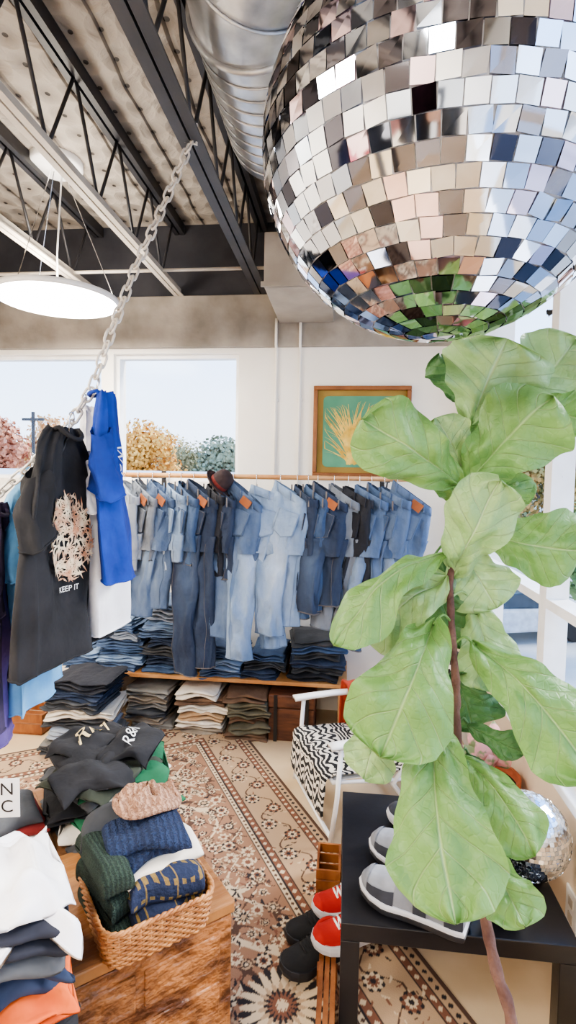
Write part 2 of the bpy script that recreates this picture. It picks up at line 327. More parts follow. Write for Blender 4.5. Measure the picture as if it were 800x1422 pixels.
# ---------------------------------------------------------------- cloth helpers
def ctube(mb,rows,nu=32,amp=.02,fr=(14,3),seed=0,e=.8,cap=(False,True)):
    vs=[];fs=[];m=len(rows)
    for cx,cy,z,hx,hy,sl in rows:
        for j in range(nu):
            a=2*PI*j/nu; c,s_=math.cos(a),math.sin(a); x=cx+hx*sp(c,e); y=cy+hy*sp(s_,.9)
            n=NO(x*fr[0]+seed,z*fr[1],seed*.7); n2=NO(x*fr[0]*.8+seed+9,s_*1.5,z*fr[1]*2.2+seed); n3=NO(c*3+seed,s_*3,z*fr[1]*4)
            f=min(1,hy/.02)
            vs.append((x+amp*.7*n2*f,y+amp*1.6*n*f+sp(s_,1)*amp*n3*.9*f,z+sl*(x-cx)+amp*.3*n3))
    for i in range(m-1):
        for j in range(nu): fs.append((i*nu+j,(i+1)*nu+j,(i+1)*nu+(j+1)%nu,i*nu+(j+1)%nu))
    if cap[0]: fs.append(tuple(range(nu)))
    if cap[1]: fs.append(tuple((m-1)*nu+j for j in range(nu-1,-1,-1)))
    mb.add(vs,fs); return [vs[i*nu:(i+1)*nu] for i in range(m)]
def lerp_tab(tab,x):
    for i in range(len(tab)-1):
        if x<=tab[i+1][0]:
            a,b=tab[i],tab[i+1]; f=(x-a[0])/(b[0]-a[0]); return a[1]+(b[1]-a[1])*max(0,f)
    return tab[-1][1]
stitch=cloth('leather_patch',(140,78,46),(166,104,66),bump=.1)
def jeans(loc,rz,L,m,seed,label,patch=True,spread=.015,wide=1.0,twist=.0,slope=-.5,ms=None):
    t=thing('jeans',label,'jeans',loc,rz,'jeans hanging on the wooden rail')
    xc=lambda d:.075*max(0,1-d/.42)**1.2
    W=[(0,.185*wide),(.04,.195*wide),(.18,.24*wide),(.3,.255*wide),(.4,.25*wide)]
    WL=[(.26,.19*wide),(.36,.178*wide),(.55,.152*wide),(L*.7+.1,.132*wide),(L+.2,.142*wide)]
    SL=slope; hemz=[]
    b=MB(); rows=[]
    for d in np.linspace(.0,.37,16): rows.append((xc(d),0,-d-.04*max(0,1-d/.3),lerp_tab(W,d)/2,.024+.014*min(1,d/.2),SL*max(0,1-d/.38)))
    ctube(b,rows,44,.019,(11,3.6),seed,cap=(False,False)); seams=MB()
    for k in(-1,1):
        rows=[]; LL=L-(.045 if k>0 else 0)
        for d in np.linspace(.28,LL,34):
            f=(d-.28)/(LL-.28); g=min(1,f*1.6); rows.append((xc(d)+k*(.036+spread*g)*wide+twist*f,k*(.010+.014*g),-d,lerp_tab(WL,d)/2+.010*(1-g),.023+.012*f,.08*k*f))
        R_=ctube(b,rows,34,.027,(10,2.4),seed+k*3.3,cap=(True,False))
        for jj in((22,) if k<0 else (28,)): seams.tube([Vector(r[jj])+Vector((0,-.001,0)) for r in R_[2:]],.0015,4)
        q=MB(); q.tube(R_[-1],.0038,5,closed=True); hemz.append(q)
    b.build('denim_legs',m,t,smooth=True); seams.build('leg_seam',ms or m,t,smooth=True)
    for q in hemz: q.build('hem',ms or m,t,smooth=True)
    wb_=MB(); w2=.097*wide; ctube(wb_,[(.075,0,-.035,w2-.003,.027,SL),(.075,0,-.039,w2,.031,SL),(.071,0,-.076,w2+.004,.034,SL*.95),(.071,0,-.080,w2,.028,SL*.95)],32,.004,(13,4),seed); wb_.build('waistband',m,t,smooth=True)
    an=math.atan(-SL); M=Matrix.Rotation(an,3,'Y')@Matrix.Rotation(PI/2,3,'X')
    for x in(-.005,.07,.14):
        lp=MB(); lp.box((x,-.036,-.058+SL*(x-.075)),(.009,.006,.05)); lp.build('belt_loop',ms or m,t,bevel=.002)
    M2=Matrix.Rotation(an*.6,3,'Y')@Matrix.Rotation(PI/2,3,'X'); po=[(-.06,.07),(.06,.07),(.06,-.055),(0,-.085),(-.06,-.055)]
    pk=MB(); pk.prism(po,.008,M2,(.05,-.043,-.20)); pk.build('back_pocket',m,t,bevel=.003)
    ps=MB(); ps.tube([M2@Vector((x*.93,y*.93,.005))+Vector((.05,-.043,-.20)) for x,y in po],.0014,4,closed=True); ps.build('pocket_stitching',ms or m,t)
    if patch:
        pa=MB(); pa.prism([(-.032,.023),(.032,.023),(.032,-.023),(-.032,-.023)],.006,M,(.104,-.045,-.095)); pa.build('waist_patch',stitch,t,bevel=.002)
    return t
RY=2.92; ra=aty(160,656,RY); rb=aty(572,669,RY); RZ=(ra.z+rb.z)/2
t=thing('clothes_rail','pale wooden rail holding the row of jeans','clothes rail',(ra.x,RY,RZ))
MB().tube([(0,0,0),(rb.x-ra.x,0,0)],.013,12).build('rod',wood_l,t,smooth=True)
for x in(.1,rb.x-ra.x-.12):
    q=MB(); q.beam((x,0,-.016),(x,Y1-RY,-.016),.012,.006); q.beam((x,.1,-.018),(x,Y1-RY-.003,-.22),.008,.006); q.box((x,Y1-RY-.003,-.1),(.03,.006,.26)); q.build('bracket',steel_black,t)
JT={'pale':((138,148,164),(196,202,210)),'light':((104,130,164),(180,196,216)),'mid':((64,84,118),(132,152,178)),'blue':((48,68,102),(104,128,158)),'dark':((32,42,64),(72,88,114)),'black':((28,30,38),(54,56,64)),'grey':((104,112,124),(160,166,174))}
DM={k:denim('denim_'+k,*v) for k,v in JT.items()}
SM={k:mat('seam_'+k,tuple(int(x*.5+y*.3) for x,y in zip(*v)),bump=0,rough=.9) for k,v in JT.items()}
SM['dark']=SM['blue']=mat('seam_tan',(96,92,92),bump=0,rough=.9)
JL=[ # px, ylow, tone, rz(deg), patch, slope, label
(176,775,'pale',-46,0,-.5,'pale jeans hanging first on the rail beside the blue tee'),
(195,780,'grey',-34,1,-.6,'pale grey faded jeans second from the blue tee on the rail'),
(216,862,'mid',-26,1,-.65,'mid blue jeans with brown patch between pale pairs and the long dark pair'),
(240,790,'light',-48,0,-.4,'light blue jeans just behind the long dark-blue pair'),
(257,800,'blue',-48,0,-.5,'blue jeans hanging directly left of the longest pair'),
(275,940,'dark',-22,1,-.6,'longest dark blue jeans with leather patch left of the hat'),
(297,815,'black',-50,0,-.4,'near-black jeans hanging beneath the hat'),
(311,820,'dark',-44,0,-.6,'dark jeans just right of the hat'),
(331,888,'mid',-16,1,-.75,'dark faded jeans with leather patch left of the light-blue pair'),
(363,916,'light',8,0,-.35,'light-blue ripped jeans hanging open at the front of the row'),
(396,885,'light',-14,0,-.6,'light-blue straight jeans right of the ripped pair'),
(419,835,'dark',-48,0,-.45,'plain dark blue jeans right of the light-blue pairs'),
(434,865,'blue',-42,0,-.5,'plain blue jeans left of the pair with brown patch'),
(447,855,'dark',-20,1,-.6,'faded dark jeans with brown patch under the left side of the picture'),
(469,880,'grey',-36,0,-.55,'grey washed jeans under the framed picture'),
(488,865,'black',-42,0,-.4,'charcoal slim jeans right of the grey washed pair'),
(503,880,'mid',-32,0,-.5,'mid blue jeans under the middle of the picture'),
(519,910,'blue',-28,0,-.6,'blue jeans reaching lowest under the picture'),
(536,815,'mid',-40,0,-.4,'faded blue jeans under right half of the picture'),
(553,835,'mid',-12,1,-.7,'blue jeans with brown patch, last on the rail beside the plant')]
hk=None
for i,(px,yl,tone,rz,pt,slp,lab) in enumerate(JL):
    f=(px-160)/412.0; loc=Vector((ra.x+(rb.x-ra.x)*f,RY,RZ)); fl=abs(rz)<25
    L=(loc.z-.055)-aty(px,yl,RY-.05).z; L=max(.48,L)
    if hk is None:
        q=MB(); q.tube([(0,.016*math.cos(a),.016*math.sin(a)) for a in np.linspace(-.4,PI,9)]+[(0,-.016,-.035),(0,-.008,-.05),(0,.004,-.056),(0,.014,-.05),(0,.014,-.04)],.0018,5)
        hk=q.build('rail_hook',chrome,smooth=True); o=hk
    else: o=hk.copy(); COL.objects.link(o)
    o.location=loc; o.rotation_euler=(0,0,0); tag(o,'small metal hook over the wooden rail holding a pair of jeans','hook','hooks on the jeans rail')
    wide=U(.9,1.04) if not fl else 1.06
    jeans(loc+Vector((0,-.035 if fl else U(-.01,.015),-.04)),math.radians(rz+U(-4,4)),L,DM[tone],i*2.37,lab,bool(pt),.05 if rz>0 else U(.0,.022),wide,U(-.04,.03),slp,SM[tone])
# hat
hp=aty(303,672,RY-.07); hatm=cloth('hat_felt',(44,32,34),(62,46,46)); t=thing('bowler_hat','dark brown round-crowned hat hung on the rail','hat',hp,.3)
t.rotation_euler=(math.radians(20),math.radians(48),.2); t.scale=(.66,.66,.74)
MB().lathe([(0,.12),(.04,.118),(.07,.10),(.082,.06),(.083,0)],32).build('crown',hatm,t,smooth=True)
MB().lathe([(.083,0),(.12,-.004),(.135,.008),(.134,.012),(.119,.0),(.08,.005)],32).build('brim',hatm,t,smooth=True)
MB().lathe([(.0845,.004),(.085,.03)],32).build('hat_band',cloth('band_red',(110,40,34)),t,smooth=True)
# ---------------------------------------------------------------- folded clothes
def folded(mb,w_,d_,h,layers=2,seed=0,amp=.004,sag=0,nx=14,nl=20,fq=10):
    lh=h/layers
    for k in range(layers):
        ins=abs(NO(seed,k*1.7,3))*.02; ox=NO(seed+k,2,1)*.012; vs=[];fs=[]
        for i in range(nx+1):
            xx=-math.cos(PI*i/nx); sc=max(.12,(1-abs(xx)**9))**.33 if abs(xx)<.9999 else .12; x=xx*(w_/2-ins)
            for j in range(nl):
                a=2*PI*j/nl; c,s_=math.cos(a),math.sin(a)
                y=(d_/2-ins)*sp(c,.3)*(1-.04*(1-sc)); z=lh*(k+.5)+lh*.53*sp(s_,.55)*sc
                q=abs(2*x/w_)**2.5+abs(2*y/d_)**2.5
                cre=amp*1.2*abs(NO(x*fq*.8+seed,y*fq*1.7+3,seed))*(1 if s_>0 else 0)
                vs.append((x+ox+amp*1.5*NO(y*18,seed,k*2.),y+amp*3*NO(x*11,seed+k*2,5),z+amp*1.6*NO(x*fq+seed,y*fq,k*.35)-sag*q-cre))
        for i in range(nx):
            for j in range(nl): fs.append((i*nl+j,(i+1)*nl+j,(i+1)*nl+(j+1)%nl,i*nl+(j+1)%nl))
        fs.append(tuple(range(nl))); fs.append(tuple(nx*nl+j for j in range(nl-1,-1,-1)))
        mb.add(vs,fs)
def fold_obj(name,label,cat,loc,rz,w_,d_,h,m,layers=2,seed=0,amp=.004,sag=0,group=None,nx=14,nl=20,fq=10):
    t=MB(); folded(t,w_,d_,h,layers,seed,amp,sag,nx,nl,fq); o=t.build(name,m,smooth=True,loc=loc); o.rotation_euler=(0,0,rz); tag(o,label,cat,group); return o
SZ=.335; shY=3.02
sa=aty(118,945,shY); sb=aty(482,945,shY)
t=thing('wall_shelf','long pale wooden shelf board under the hanging jeans','shelf',((sa.x+sb.x)/2,shY,0)); hw=(sb.x-sa.x)/2
MB().bb((-hw,0,SZ-.022),(hw,Y1-shY-.005,SZ)).build('board',wood_l,t,bevel=.002)
for x in(-hw+.03,hw-.03):
    MB().bb((x-.02,.1,0),(x+.02,Y1-shY-.01,SZ-.022)).build('support',wood_l,t,bevel=.002)
ords=['bottom','2nd from bottom','3rd from bottom','4th from bottom','5th from bottom','6th from bottom','7th from bottom','8th from bottom','9th from bottom','10th from bottom']
CJ={'navy':DM['dark'],'blue':DM['blue'],'mid blue':DM['mid'],'light blue':DM['light'],'pale':DM['pale'],'black':DM['black'],'grey':cloth('tw_grey',(114,112,108),(140,138,132)),'olive':cloth('tw_olive',(84,80,64),(108,102,84)),'tan':cloth('tw_tan',(168,134,100),(190,160,126)),'cream':cloth('tw_cream',(208,198,182),(230,222,208)),'brown':cloth('tw_brown',(92,70,54),(116,90,70)),'taupe':cloth('tw_taupe',(130,118,104),(156,144,128)),'charcoal':cloth('tw_char',(54,56,60),(76,78,82))}
def stack(xc,yf,z0,wd,H,cols,where,group,dp=.33):
    n=len(cols); h=H/n; z=z0+.002
    for k,c in enumerate(cols):
        kd='jeans' if c not in('cream','tan','taupe') else 'trousers'
        fold_obj('folded_'+kd,'folded %s %s, %s, %s'%(c,kd,'topmost' if k==n-1 else ords[k],where),kd,(xc+U(-.018,.018),yf+dp/2+U(-.01,.022),z),U(-.14,.14),wd*U(.84,1.06),dp,h*.99,CJ[c],2 if h<.045 else 3,k*3.1+xc*9,.012,.005,group)
        z+=h
def sx(px,y=900): return aty(px,y,shY+.03).x
def hz(py,px,Y): return aty(px,py,Y).z
G1='folded jeans on the shelf'
for px,wp,yt,cols,wh in ((107,52,893,['blue','mid blue','light blue','mid blue'],'shelf stack behind the black tee'),
 (164,68,854,['mid blue','light blue','blue','mid blue','pale','mid blue','light blue'],'shelf stack below the palest hanging jeans'),
 (234,80,836,['blue','navy','charcoal','navy','mid blue','light blue','pale','light blue'],'tallest stack on the shelf'),
 (304,62,892,['mid blue','light blue','blue','mid blue'],'shelf stack behind the longest jeans'),
 (366,58,906,['navy','charcoal','blue'],'shelf stack below the ripped jeans'),
 (438,74,886,['black','charcoal','navy','charcoal','blue','charcoal'],'shelf stack above the brown chest')):
    wd=wp/240.0; stack(sx(px),shY+.02,SZ,wd,hz(yt,px,shY+.05)-SZ,cols,wh,G1,.36)
G2='folded clothes under the shelf'
for px,wp,yt,Y,cols,wh,dp in ((100,98,950,2.62,['charcoal','grey','pale','charcoal','cream','charcoal','navy','black'],'wide floor stack left of the shelf',.30),
 (201,66,958,3.0,['grey','taupe','charcoal','grey','taupe','grey'],'grey stack under the shelf',.3),
 (275,70,960,2.98,['taupe','cream','tan','cream','brown','cream'],'cream and tan stack under the shelf',.3),
 (341,60,966,2.96,['brown','olive','brown','olive','olive','brown'],'olive and brown stack under the shelf',.3)):
    x=aty(px,1000,Y).x; H=min(hz(yt,px,Y),SZ-.03 if Y>2.9 else 9); stack(x,Y,.0 if Y>2.9 else .012,wp/(240.0 if Y>2.9 else 275.),H,cols,wh,G2,dp)
p=aty(404,1000,2.98); t=thing('wooden_chest','small dark brown wooden chest under the shelf end by the white chair','chest',(p.x,3.13,0),0)
MB().bb((-.13,-.14,.0),(.13,.14,.19)).build('chest_body',wood_d,t,bevel=.006)
MB().bb((-.134,-.144,.192),(.134,.144,.27)).build('lid',wood_d,t,bevel=.01)
for x in(-.09,.09): MB().bb((x-.01,-.15,.0),(x+.01,-.143,.27)).build('strap',black_plastic,t)
p=aty(20,990,2.9); t=thing('low_crate','low wooden crate on floor at the left edge','crate',(p.x-.05,3.0,0))
for k,z in enumerate((.04,.1)): MB().bb((-.25,-.15,z-.025),(.25,-.14,z+.025)).build('slat',wood_o,t); MB().bb((-.25,.14,z-.025),(.25,.15,z+.025)).build('slat',wood_o,t)
MB().bb((-.25,-.14,.012),(-.24,.14,.12)).build('end_panel',wood_o,t); MB().bb((.24,-.14,.012),(.25,.14,.12)).build('end_panel',wood_o,t); MB().bb((-.24,-.14,.0),(.24,.14,.012)).build('crate_bottom',wood_o,t)
# ---------------------------------------------------------------- framed picture
Yp=Y1-.02; a=aty(436,536,Yp); b=aty(568,664,Yp); cx,cz=(a.x+b.x)/2,(a.z+b.z)/2; W,H=abs(b.x-a.x),abs(a.z-b.z)
t=thing('framed_picture','framed print of a yellow grassy plant on green in brown wooden frame','picture',(cx,Y1,cz))
fr=.026; q=MB(); q.bb((-W/2,-.035,H/2-fr),(W/2,-.002,H/2)); q.bb((-W/2,-.035,-H/2),(W/2,-.002,-H/2+fr)); q.bb((-W/2,-.035,-H/2+fr),(-W/2+fr,-.002,H/2-fr)); q.bb((W/2-fr,-.035,-H/2+fr),(W/2,-.002,H/2-fr)); q.build('frame',mat('frame_wood',(120,68,30),(146,90,44),rough=.4,ns=8,bump=.1),t,bevel=.004)
MB().bb((-W/2+fr,-.012,-H/2+fr),(W/2-fr,-.003,H/2-fr)).build('mat_board',mat('mat_board',(140,110,50),(156,126,60),bump=.02),t)
iw,ih=W/2-fr-.036,H/2-fr-.036; poly=[]
for sx_,sz_,a0 in((1,1,0),(-1,1,PI/2),(-1,-1,PI),(1,-1,3*PI/2)):
    for k in range(6): a_=a0+k/5*PI/2; poly.append((sx_*(iw-.03)+.03*math.cos(a_),sz_*(ih-.03)+.03*math.sin(a_)))
q=MB(); q.prism(poly,.002,Matrix.Rotation(PI/2,3,'X'),(0,-.0135,0)); q.build('print',mat('print_green',(66,126,98),(92,150,118),ns=4,bump=0),t)
q=MB(); rr=random.Random(3)
for k in range(120):
    x0=rr.uniform(-.06,.03); an=rr.gauss(0,.55); ln=rr.uniform(.2,.4)*ih/.2; z0=-ih+.012+rr.uniform(0,.12); pts=[]
    for s_ in np.linspace(0,1,6): pts.append((x0-.03+math.sin(an)*ln*s_+.02*s_*s_*math.copysign(1,an),z0+math.cos(an)*ln*s_-.06*s_**3))
    vs=[];wd=.0055
    for i_,(x,z) in enumerate(pts):
        ww=wd*(1-i_/5.2); x=max(-iw+.012,min(iw-.012,x)); z=min(z,ih-.03-abs(x)*.2); vs+=[(x-ww,-.0155-.00002*k,z),(x+ww,-.0155-.00002*k,z)]
    q.add(vs,[(2*i_,2*i_+1,2*i_+3,2*i_+2) for i_ in range(5)])
q.build('plant_motif',mat('motif_yellow',(206,160,56),(236,202,104),ns=20,bump=0),t)
# ---------------------------------------------------------------- t-shirts on the chain
def text_mb(s_,size,shear=0):
    cu=D.curves.new('t','FONT'); cu.body=s_; cu.size=size; cu.shear=shear; cu.align_x='CENTER'; cu.align_y='CENTER'; ob=D.objects.new('t',cu); COL.objects.link(ob)
    dg=bpy.context.evaluated_depsgraph_get(); dg.update(); me=D.meshes.new_from_object(ob.evaluated_get(dg)); m=MB(); m.add([v.co[:] for v in me.vertices],[tuple(p.vertices) for p in me.polygons]); D.objects.remove(ob); D.meshes.remove(me); return m
def prof(L,wd,flare):
    s_=wd/.5
    return [(0,.045),(.012,.06),(.035,.09*s_),(.06,.125*s_),(.09,.155*s_),(.14,.19*s_),(.3,.215*s_),(L,.22*s_*flare)],[(0,.018),(.05,.026),(.15,.034),(L,.04)]
def tee(loc,phi,L,m,seed,label,wd=.5,group='shirts hanging on the chain',lean=0,nu=60,nr=36,flare=1.0,amp=.036,fr=(9,1.1),sway=0,hems=True):
    t=thing('t_shirt',label,'shirt',loc,math.radians(phi),group); t.rotation_euler=(0,math.radians(lean),math.radians(phi))
    s_=wd/.5; HW,TH=prof(L,wd,flare)
    ds=[0,.012,.035,.06,.085,.11,.14]+list(np.linspace(.18,L,nr))
    b=MB(); R_=ctube(b,[(0,sway*d,-d-.06*min(1,d/.14),lerp_tab(HW,d),lerp_tab(TH,d),.25*NO(seed,1,2)*d) for d in ds],nu,amp,fr,seed,cap=(False,False)); b.build('shirt_body',m,t,smooth=True)
    if hems: q=MB(); q.tube(R_[-1],.0035,5,closed=True); q.build('bottom_hem',m,t,smooth=True)
    for k in(-1,1):
        sl=MB(); rows=[]
        for f in np.linspace(0,1,12): rows.append((k*(.13*s_+.07*f-.04*f*f),sway*.2+.02*k*f,-.12-.18*f,.034+.030*f,.024+.012*f,-.6*k*(1-.4*f)))
        R2=ctube(sl,rows,24,.026,(10,4),seed+k*5,cap=(False,False)); sl.build('sleeve',m,t,smooth=True)
        if hems: q=MB(); q.tube(R2[-1],.003,5,closed=True); q.build('sleeve_hem',m,t,smooth=True)
    MB().tube([(.048*math.cos(a),.026*math.sin(a),-.002-.03*(1 if math.sin(a)<0 else .2)*abs(math.sin(a))) for a in np.linspace(0,2*PI,24,endpoint=False)],.0065,6,closed=True).build('collar',m,t,smooth=True)
    return t
def hanger(loc,phi,label):
    t=thing('hanger',label,'hanger',loc,math.radians(phi),'hangers on the chain')
    MB().tube([(-.07,0,-.12),(-.03,0,-.06),(0,0,-.015),(.03,0,-.06),(.07,0,-.12)],.004,8).build('shoulder_bar',black_plastic,t,smooth=True)
    MB().tube([(0,0,-.015),(0,0,.02)]+[(.013-.013*math.cos(a),0,.03+.015*math.sin(a)) for a in np.linspace(0,PI*1.1,8)],.002,6).build('hook',chrome,t,smooth=True)
tb_blue=cloth('tee_blue',(18,46,130),(30,64,160)); tb_white=cloth('tee_white',(236,233,238),(247,246,249)); tb_black=cloth('tee_black',(22,22,26),(36,36,40)); tb_sky=cloth('tee_sky',(88,146,196),(120,174,214)); tb_purple=cloth('tee_purple',(80,62,118),(104,84,142)); tb_maroon=cloth('tee_maroon',(52,42,66),(70,58,86))
print_w=mat('print_white',(238,236,232),bump=0,rough=.6); print_c=mat('print_cream',(232,216,184),(190,130,96),bump=0,rough=.7,ns=30)
TL=[((136,545,1.64),112,.50,tb_blue,.36,.95,-.05,'royal blue tee with white lettering, highest on the chain'),
((119,566,1.71),112,.64,tb_white,.32,1.0,-.06,'white tee hanging between the blue and black tees'),
((96,594,1.50),86,.58,tb_black,.50,1.05,.02,'large black tee with cream drawing on the chain'),
((70,636,1.68),100,.40,tb_black,.30,1.0,0,'plain black tee tucked behind the large black tee'),
((44,650,1.68),103,.66,tb_sky,.40,1.0,0,'sky blue tee behind the black tees on the chain'),
((-6,700,1.50),106,.56,tb_maroon,.32,1.0,0,'dark plum tee near the left edge'),
((-26,722,1.46),103,.58,tb_purple,.36,1.0,0,'purple tee at the far left of the chain')]
shirts=[]
for i,((px,py,d),phi,L,m,wd,flr,sw_,lab) in enumerate(TL):
    p=at(px,py,d); shirts.append(tee(p,phi,L,m,i*4.1+1,lab,wd,sway=sw_,flare=flr)); hanger(p,phi,'black hanger inside the '+lab.split(',')[0])
def proj_print(mb,par,m,cx,cz,yfn,name='lettering',rot=0):
    vs=[]
    for v in mb.v:
        x=v[0]*math.cos(rot)-v[1]*math.sin(rot)+cx; z=v[0]*math.sin(rot)+v[1]*math.cos(rot)+cz; vs.append((x,yfn(x,z),z))
    q=MB(); q.add(vs,mb.f); return q.build(name,m,par)
def ysurf(seed,L,wd,flare=1.,off=.006,amp=.036,fr=(9,1.1),sway=0):
    HW,TH=prof(L,wd,flare)
    def f(x,z):
        d=-z-.06; hx=lerp_tab(HW,d); hy=lerp_tab(TH,d); c=max(-1,min(1,x/hx)); ca=sp(c,1/.8); sn=-math.sqrt(max(0,1-ca*ca)); y=sway*d+hy*sp(sn,.9)
        return y+amp*1.6*NO(x*fr[0]+seed,z*fr[1],seed*.7)-amp*NO(ca*3+seed,sn*3,z*fr[1]*4)*.9-off
    return f
proj_print(text_mb('Wel',.055,.25),shirts[0],print_w,-.03,-.2,ysurf(1,.50,.36,.95,.012,sway=-.05),rot=-PI/2)
q=MB(); rr=random.Random(5)
for k in range(460):
    a=rr.uniform(0,6.28); r_=rr.random()**.5; x,z=.09*r_*math.cos(a),.12*r_*math.sin(a)+.0; ln=rr.uniform(.008,.026); b_=rr.uniform(0,3.14); dx,dz=math.cos(b_)*ln,math.sin(b_)*ln; nx_,nz_=-math.sin(b_)*.0028,math.cos(b_)*.0028
    q.add([(x-dx,z-dz,0),(x+nx_,z+nz_,0),(x+dx,z+dz,0),(x-nx_,z-nz_,0)],[(0,1,2,3)])
proj_print(q,shirts[2],print_c,-.04,-.3,ysurf(9.2,.58,.50,1.05,.012,sway=.02),'drawing')
proj_print(text_mb('KEEP IT',.022),shirts[2],print_w,-.05,-.44,ysurf(9.2,.58,.50,1.05,.014,sway=.02))
# ---------------------------------------------------------------- rug
def rug():
    LU,LV,res=2.62,2.1,.0040; nu,nv=int(LU/res),int(LV/res)
    u=np.linspace(0,LU,nu); v=np.linspace(0,LV,nv); UU,VV=np.meshgrid(u,v,indexing='ij')
    e=np.minimum(np.minimum(UU,LU-UU),np.minimum(VV,LV-VV)); col=np.zeros((nu,nv,3))
    C=dict(rust=(130,86,66),tan=(188,158,126),cream=(218,196,164),navy=(44,39,42),brown=(88,64,52),sand=(170,136,104),rose=(158,118,92))
    C={k:np.array(lin(x)[:3]) for k,x in C.items()}
    col[:]=C['sand']
    al=np.where((UU<VV)&(UU<LV-VV)|(LU-UU<VV)&(LU-UU<LV-VV),VV,UU)
    def band(a,b,c,mask=None):
        m_=(e>=a)&(e<b)
        if mask is not None: m_&=mask
        col[m_]=C[c]
    dia=lambda p,c0,r_: (np.abs((al%p)-p/2)+np.abs(e-c0)<r_)
    band(0,.015,'brown'); band(.015,.045,'tan'); band(.018,.043,'navy',dia(.03,.03,.010)); band(.045,.05,'navy'); band(.05,.075,'rust'); band(.052,.073,'cream',dia(.035,.0625,.010)); band(.075,.08,'navy'); band(.08,.235,'tan'); band(.235,.24,'navy'); band(.24,.268,'rust'); band(.242,.266,'cream',dia(.035,.254,.011)); band(.268,.273,'navy'); band(.273,.295,'cream'); band(.276,.292,'brown',dia(.025,.284,.008)); band(.295,.30,'navy'); band(.30,5,'rose')
    vine=np.abs(e-.158-.045*np.sin(al*2*PI/.2))<.0035; band(.085,.23,'brown',vine)
    f2=(e>.305); vn=np.abs(np.sin(UU*21+1.9*np.sin(VV*16))*np.sin(VV*22+1.7*np.sin(UU*15)))<.06; col[f2&vn]=C['brown']
    vn=np.abs(np.sin(UU*12+2.2*np.sin(VV*9+1)+1)*np.sin(VV*11+2*np.sin(UU*8)))<.045; col[f2&vn]=C['cream']
    rr=random.Random(11)
    def flower(cu,cv,Rr,n,cols,ph=0,sh=.3):
        i0,i1=max(0,int((cu-Rr)/res)),min(nu,int((cu+Rr)/res)+1); j0,j1=max(0,int((cv-Rr)/res)),min(nv,int((cv+Rr)/res)+1)
        if i0>=i1 or j0>=j1: return
        du=UU[i0:i1,j0:j1]-cu; dv=VV[i0:i1,j0:j1]-cv; r_=np.hypot(du,dv); th=np.arctan2(dv,du)+ph; sub=col[i0:i1,j0:j1]
        for k,(fr_,c) in enumerate(cols): sub[r_<Rr*fr_*(1-sh+sh*np.abs(np.cos(n*th/2+k*PI/2)))]=C[c]
    def spray(cu,cv,s_,a,c):
        i0,i1=max(0,int((cu-s_)/res)),min(nu,int((cu+s_)/res)+1); j0,j1=max(0,int((cv-s_)/res)),min(nv,int((cv+s_)/res)+1)
        if i0>=i1 or j0>=j1: return
        du=UU[i0:i1,j0:j1]-cu; dv=VV[i0:i1,j0:j1]-cv; x=du*math.cos(a)+dv*math.sin(a); y=-du*math.sin(a)+dv*math.cos(a)
        col[i0:i1,j0:j1][(x/s_)**2+((y-.25*x*x/s_)/(s_*.3))**2<1]=C[c]
    for LN,ax in((LU,0),(LV,1)):
        for s_ in np.arange(.1,LN,.10):
            k=int(round(s_/.1)); o=.158-.045*math.sin(s_*2*PI/.2+.8); other=LV if ax==0 else LU
            for vv in(o,other-o):
                cu,cv=(s_,vv) if ax==0 else (vv,s_)
                for q in range(8): spray(cu+rr.uniform(-.06,.06),cv+rr.uniform(-.07,.07),rr.uniform(.007,.014),rr.random()*3,rr.choice(['navy','cream','brown','rust']))
                flower(cu,cv,.036,8,[(1,'navy'),(.86,'cream' if k%2 else 'rust'),(.55,'rust' if k%2 else 'cream'),(.28,'navy')])
    pal=[[(1,'navy'),(.82,'cream'),(.5,'rust'),(.25,'navy')],[(1,'cream'),(.7,'navy'),(.4,'tan')],[(1,'brown'),(.8,'tan'),(.5,'navy'),(.3,'cream')],[(1,'navy'),(.65,'cream'),(.3,'brown')],[(1,'cream'),(.5,'rust')]]
    for i in range(4800): spray(rr.uniform(.32,LU-.32),rr.uniform(.32,LV-.32),rr.uniform(.007,.017),rr.random()*3.14,rr.choice(['navy','cream','tan','brown','cream','rust','navy']))
    for cu in np.arange(.35,LU-.32,.062):
        for cv in np.arange(.35,LV-.32,.062):
            flower(cu+rr.uniform(-.02,.02),cv+rr.uniform(-.02,.02),rr.uniform(.012,.033),rr.choice([6,8,10]),pal[rr.randrange(5)],rr.random()*6,rr.choice([.3,.5]))
    p0=Vector((-.70,3.27)); d1=Vector((.515,-.857)); d2=Vector((-.857,-.515))
    fp=atz(392,1396,.01); q=Vector((fp.x,fp.y))-p0; cu,cv=q.dot(d1),q.dot(d2)
    flower(cu,cv,.13,18,[(1,'navy'),(.95,'cream'),(.55,'tan'),(.42,'navy'),(.34,'rust'),(.16,'cream')],0,.5)
    X=p0.x+UU*d1.x+VV*d2.x; Y=p0.y+UU*d1.y+VV*d2.y; Z=np.full_like(X,.009)
    co=np.stack([X,Y,Z],-1).reshape(-1,3); idx=np.arange(nu*nv).reshape(nu,nv)
    f=np.stack([idx[:-1,:-1],idx[:-1,1:],idx[1:,1:],idx[1:,:-1]],-1).reshape(-1,4)
    me=D.meshes.new('rug'); me.vertices.add(len(co)); me.vertices.foreach_set('co',co.ravel()); me.loops.add(f.size); me.loops.foreach_set('vertex_index',f.ravel()); me.polygons.add(len(f)); me.polygons.foreach_set('loop_start',np.arange(0,f.size,4)); me.polygons.foreach_set('loop_total',np.full(len(f),4)); me.update(calc_edges=True)
    ca=me.color_attributes.new('Col','FLOAT_COLOR','POINT'); ca.data.foreach_set('color',np.concatenate([col.reshape(-1,3),np.ones((nu*nv,1))],1).ravel())
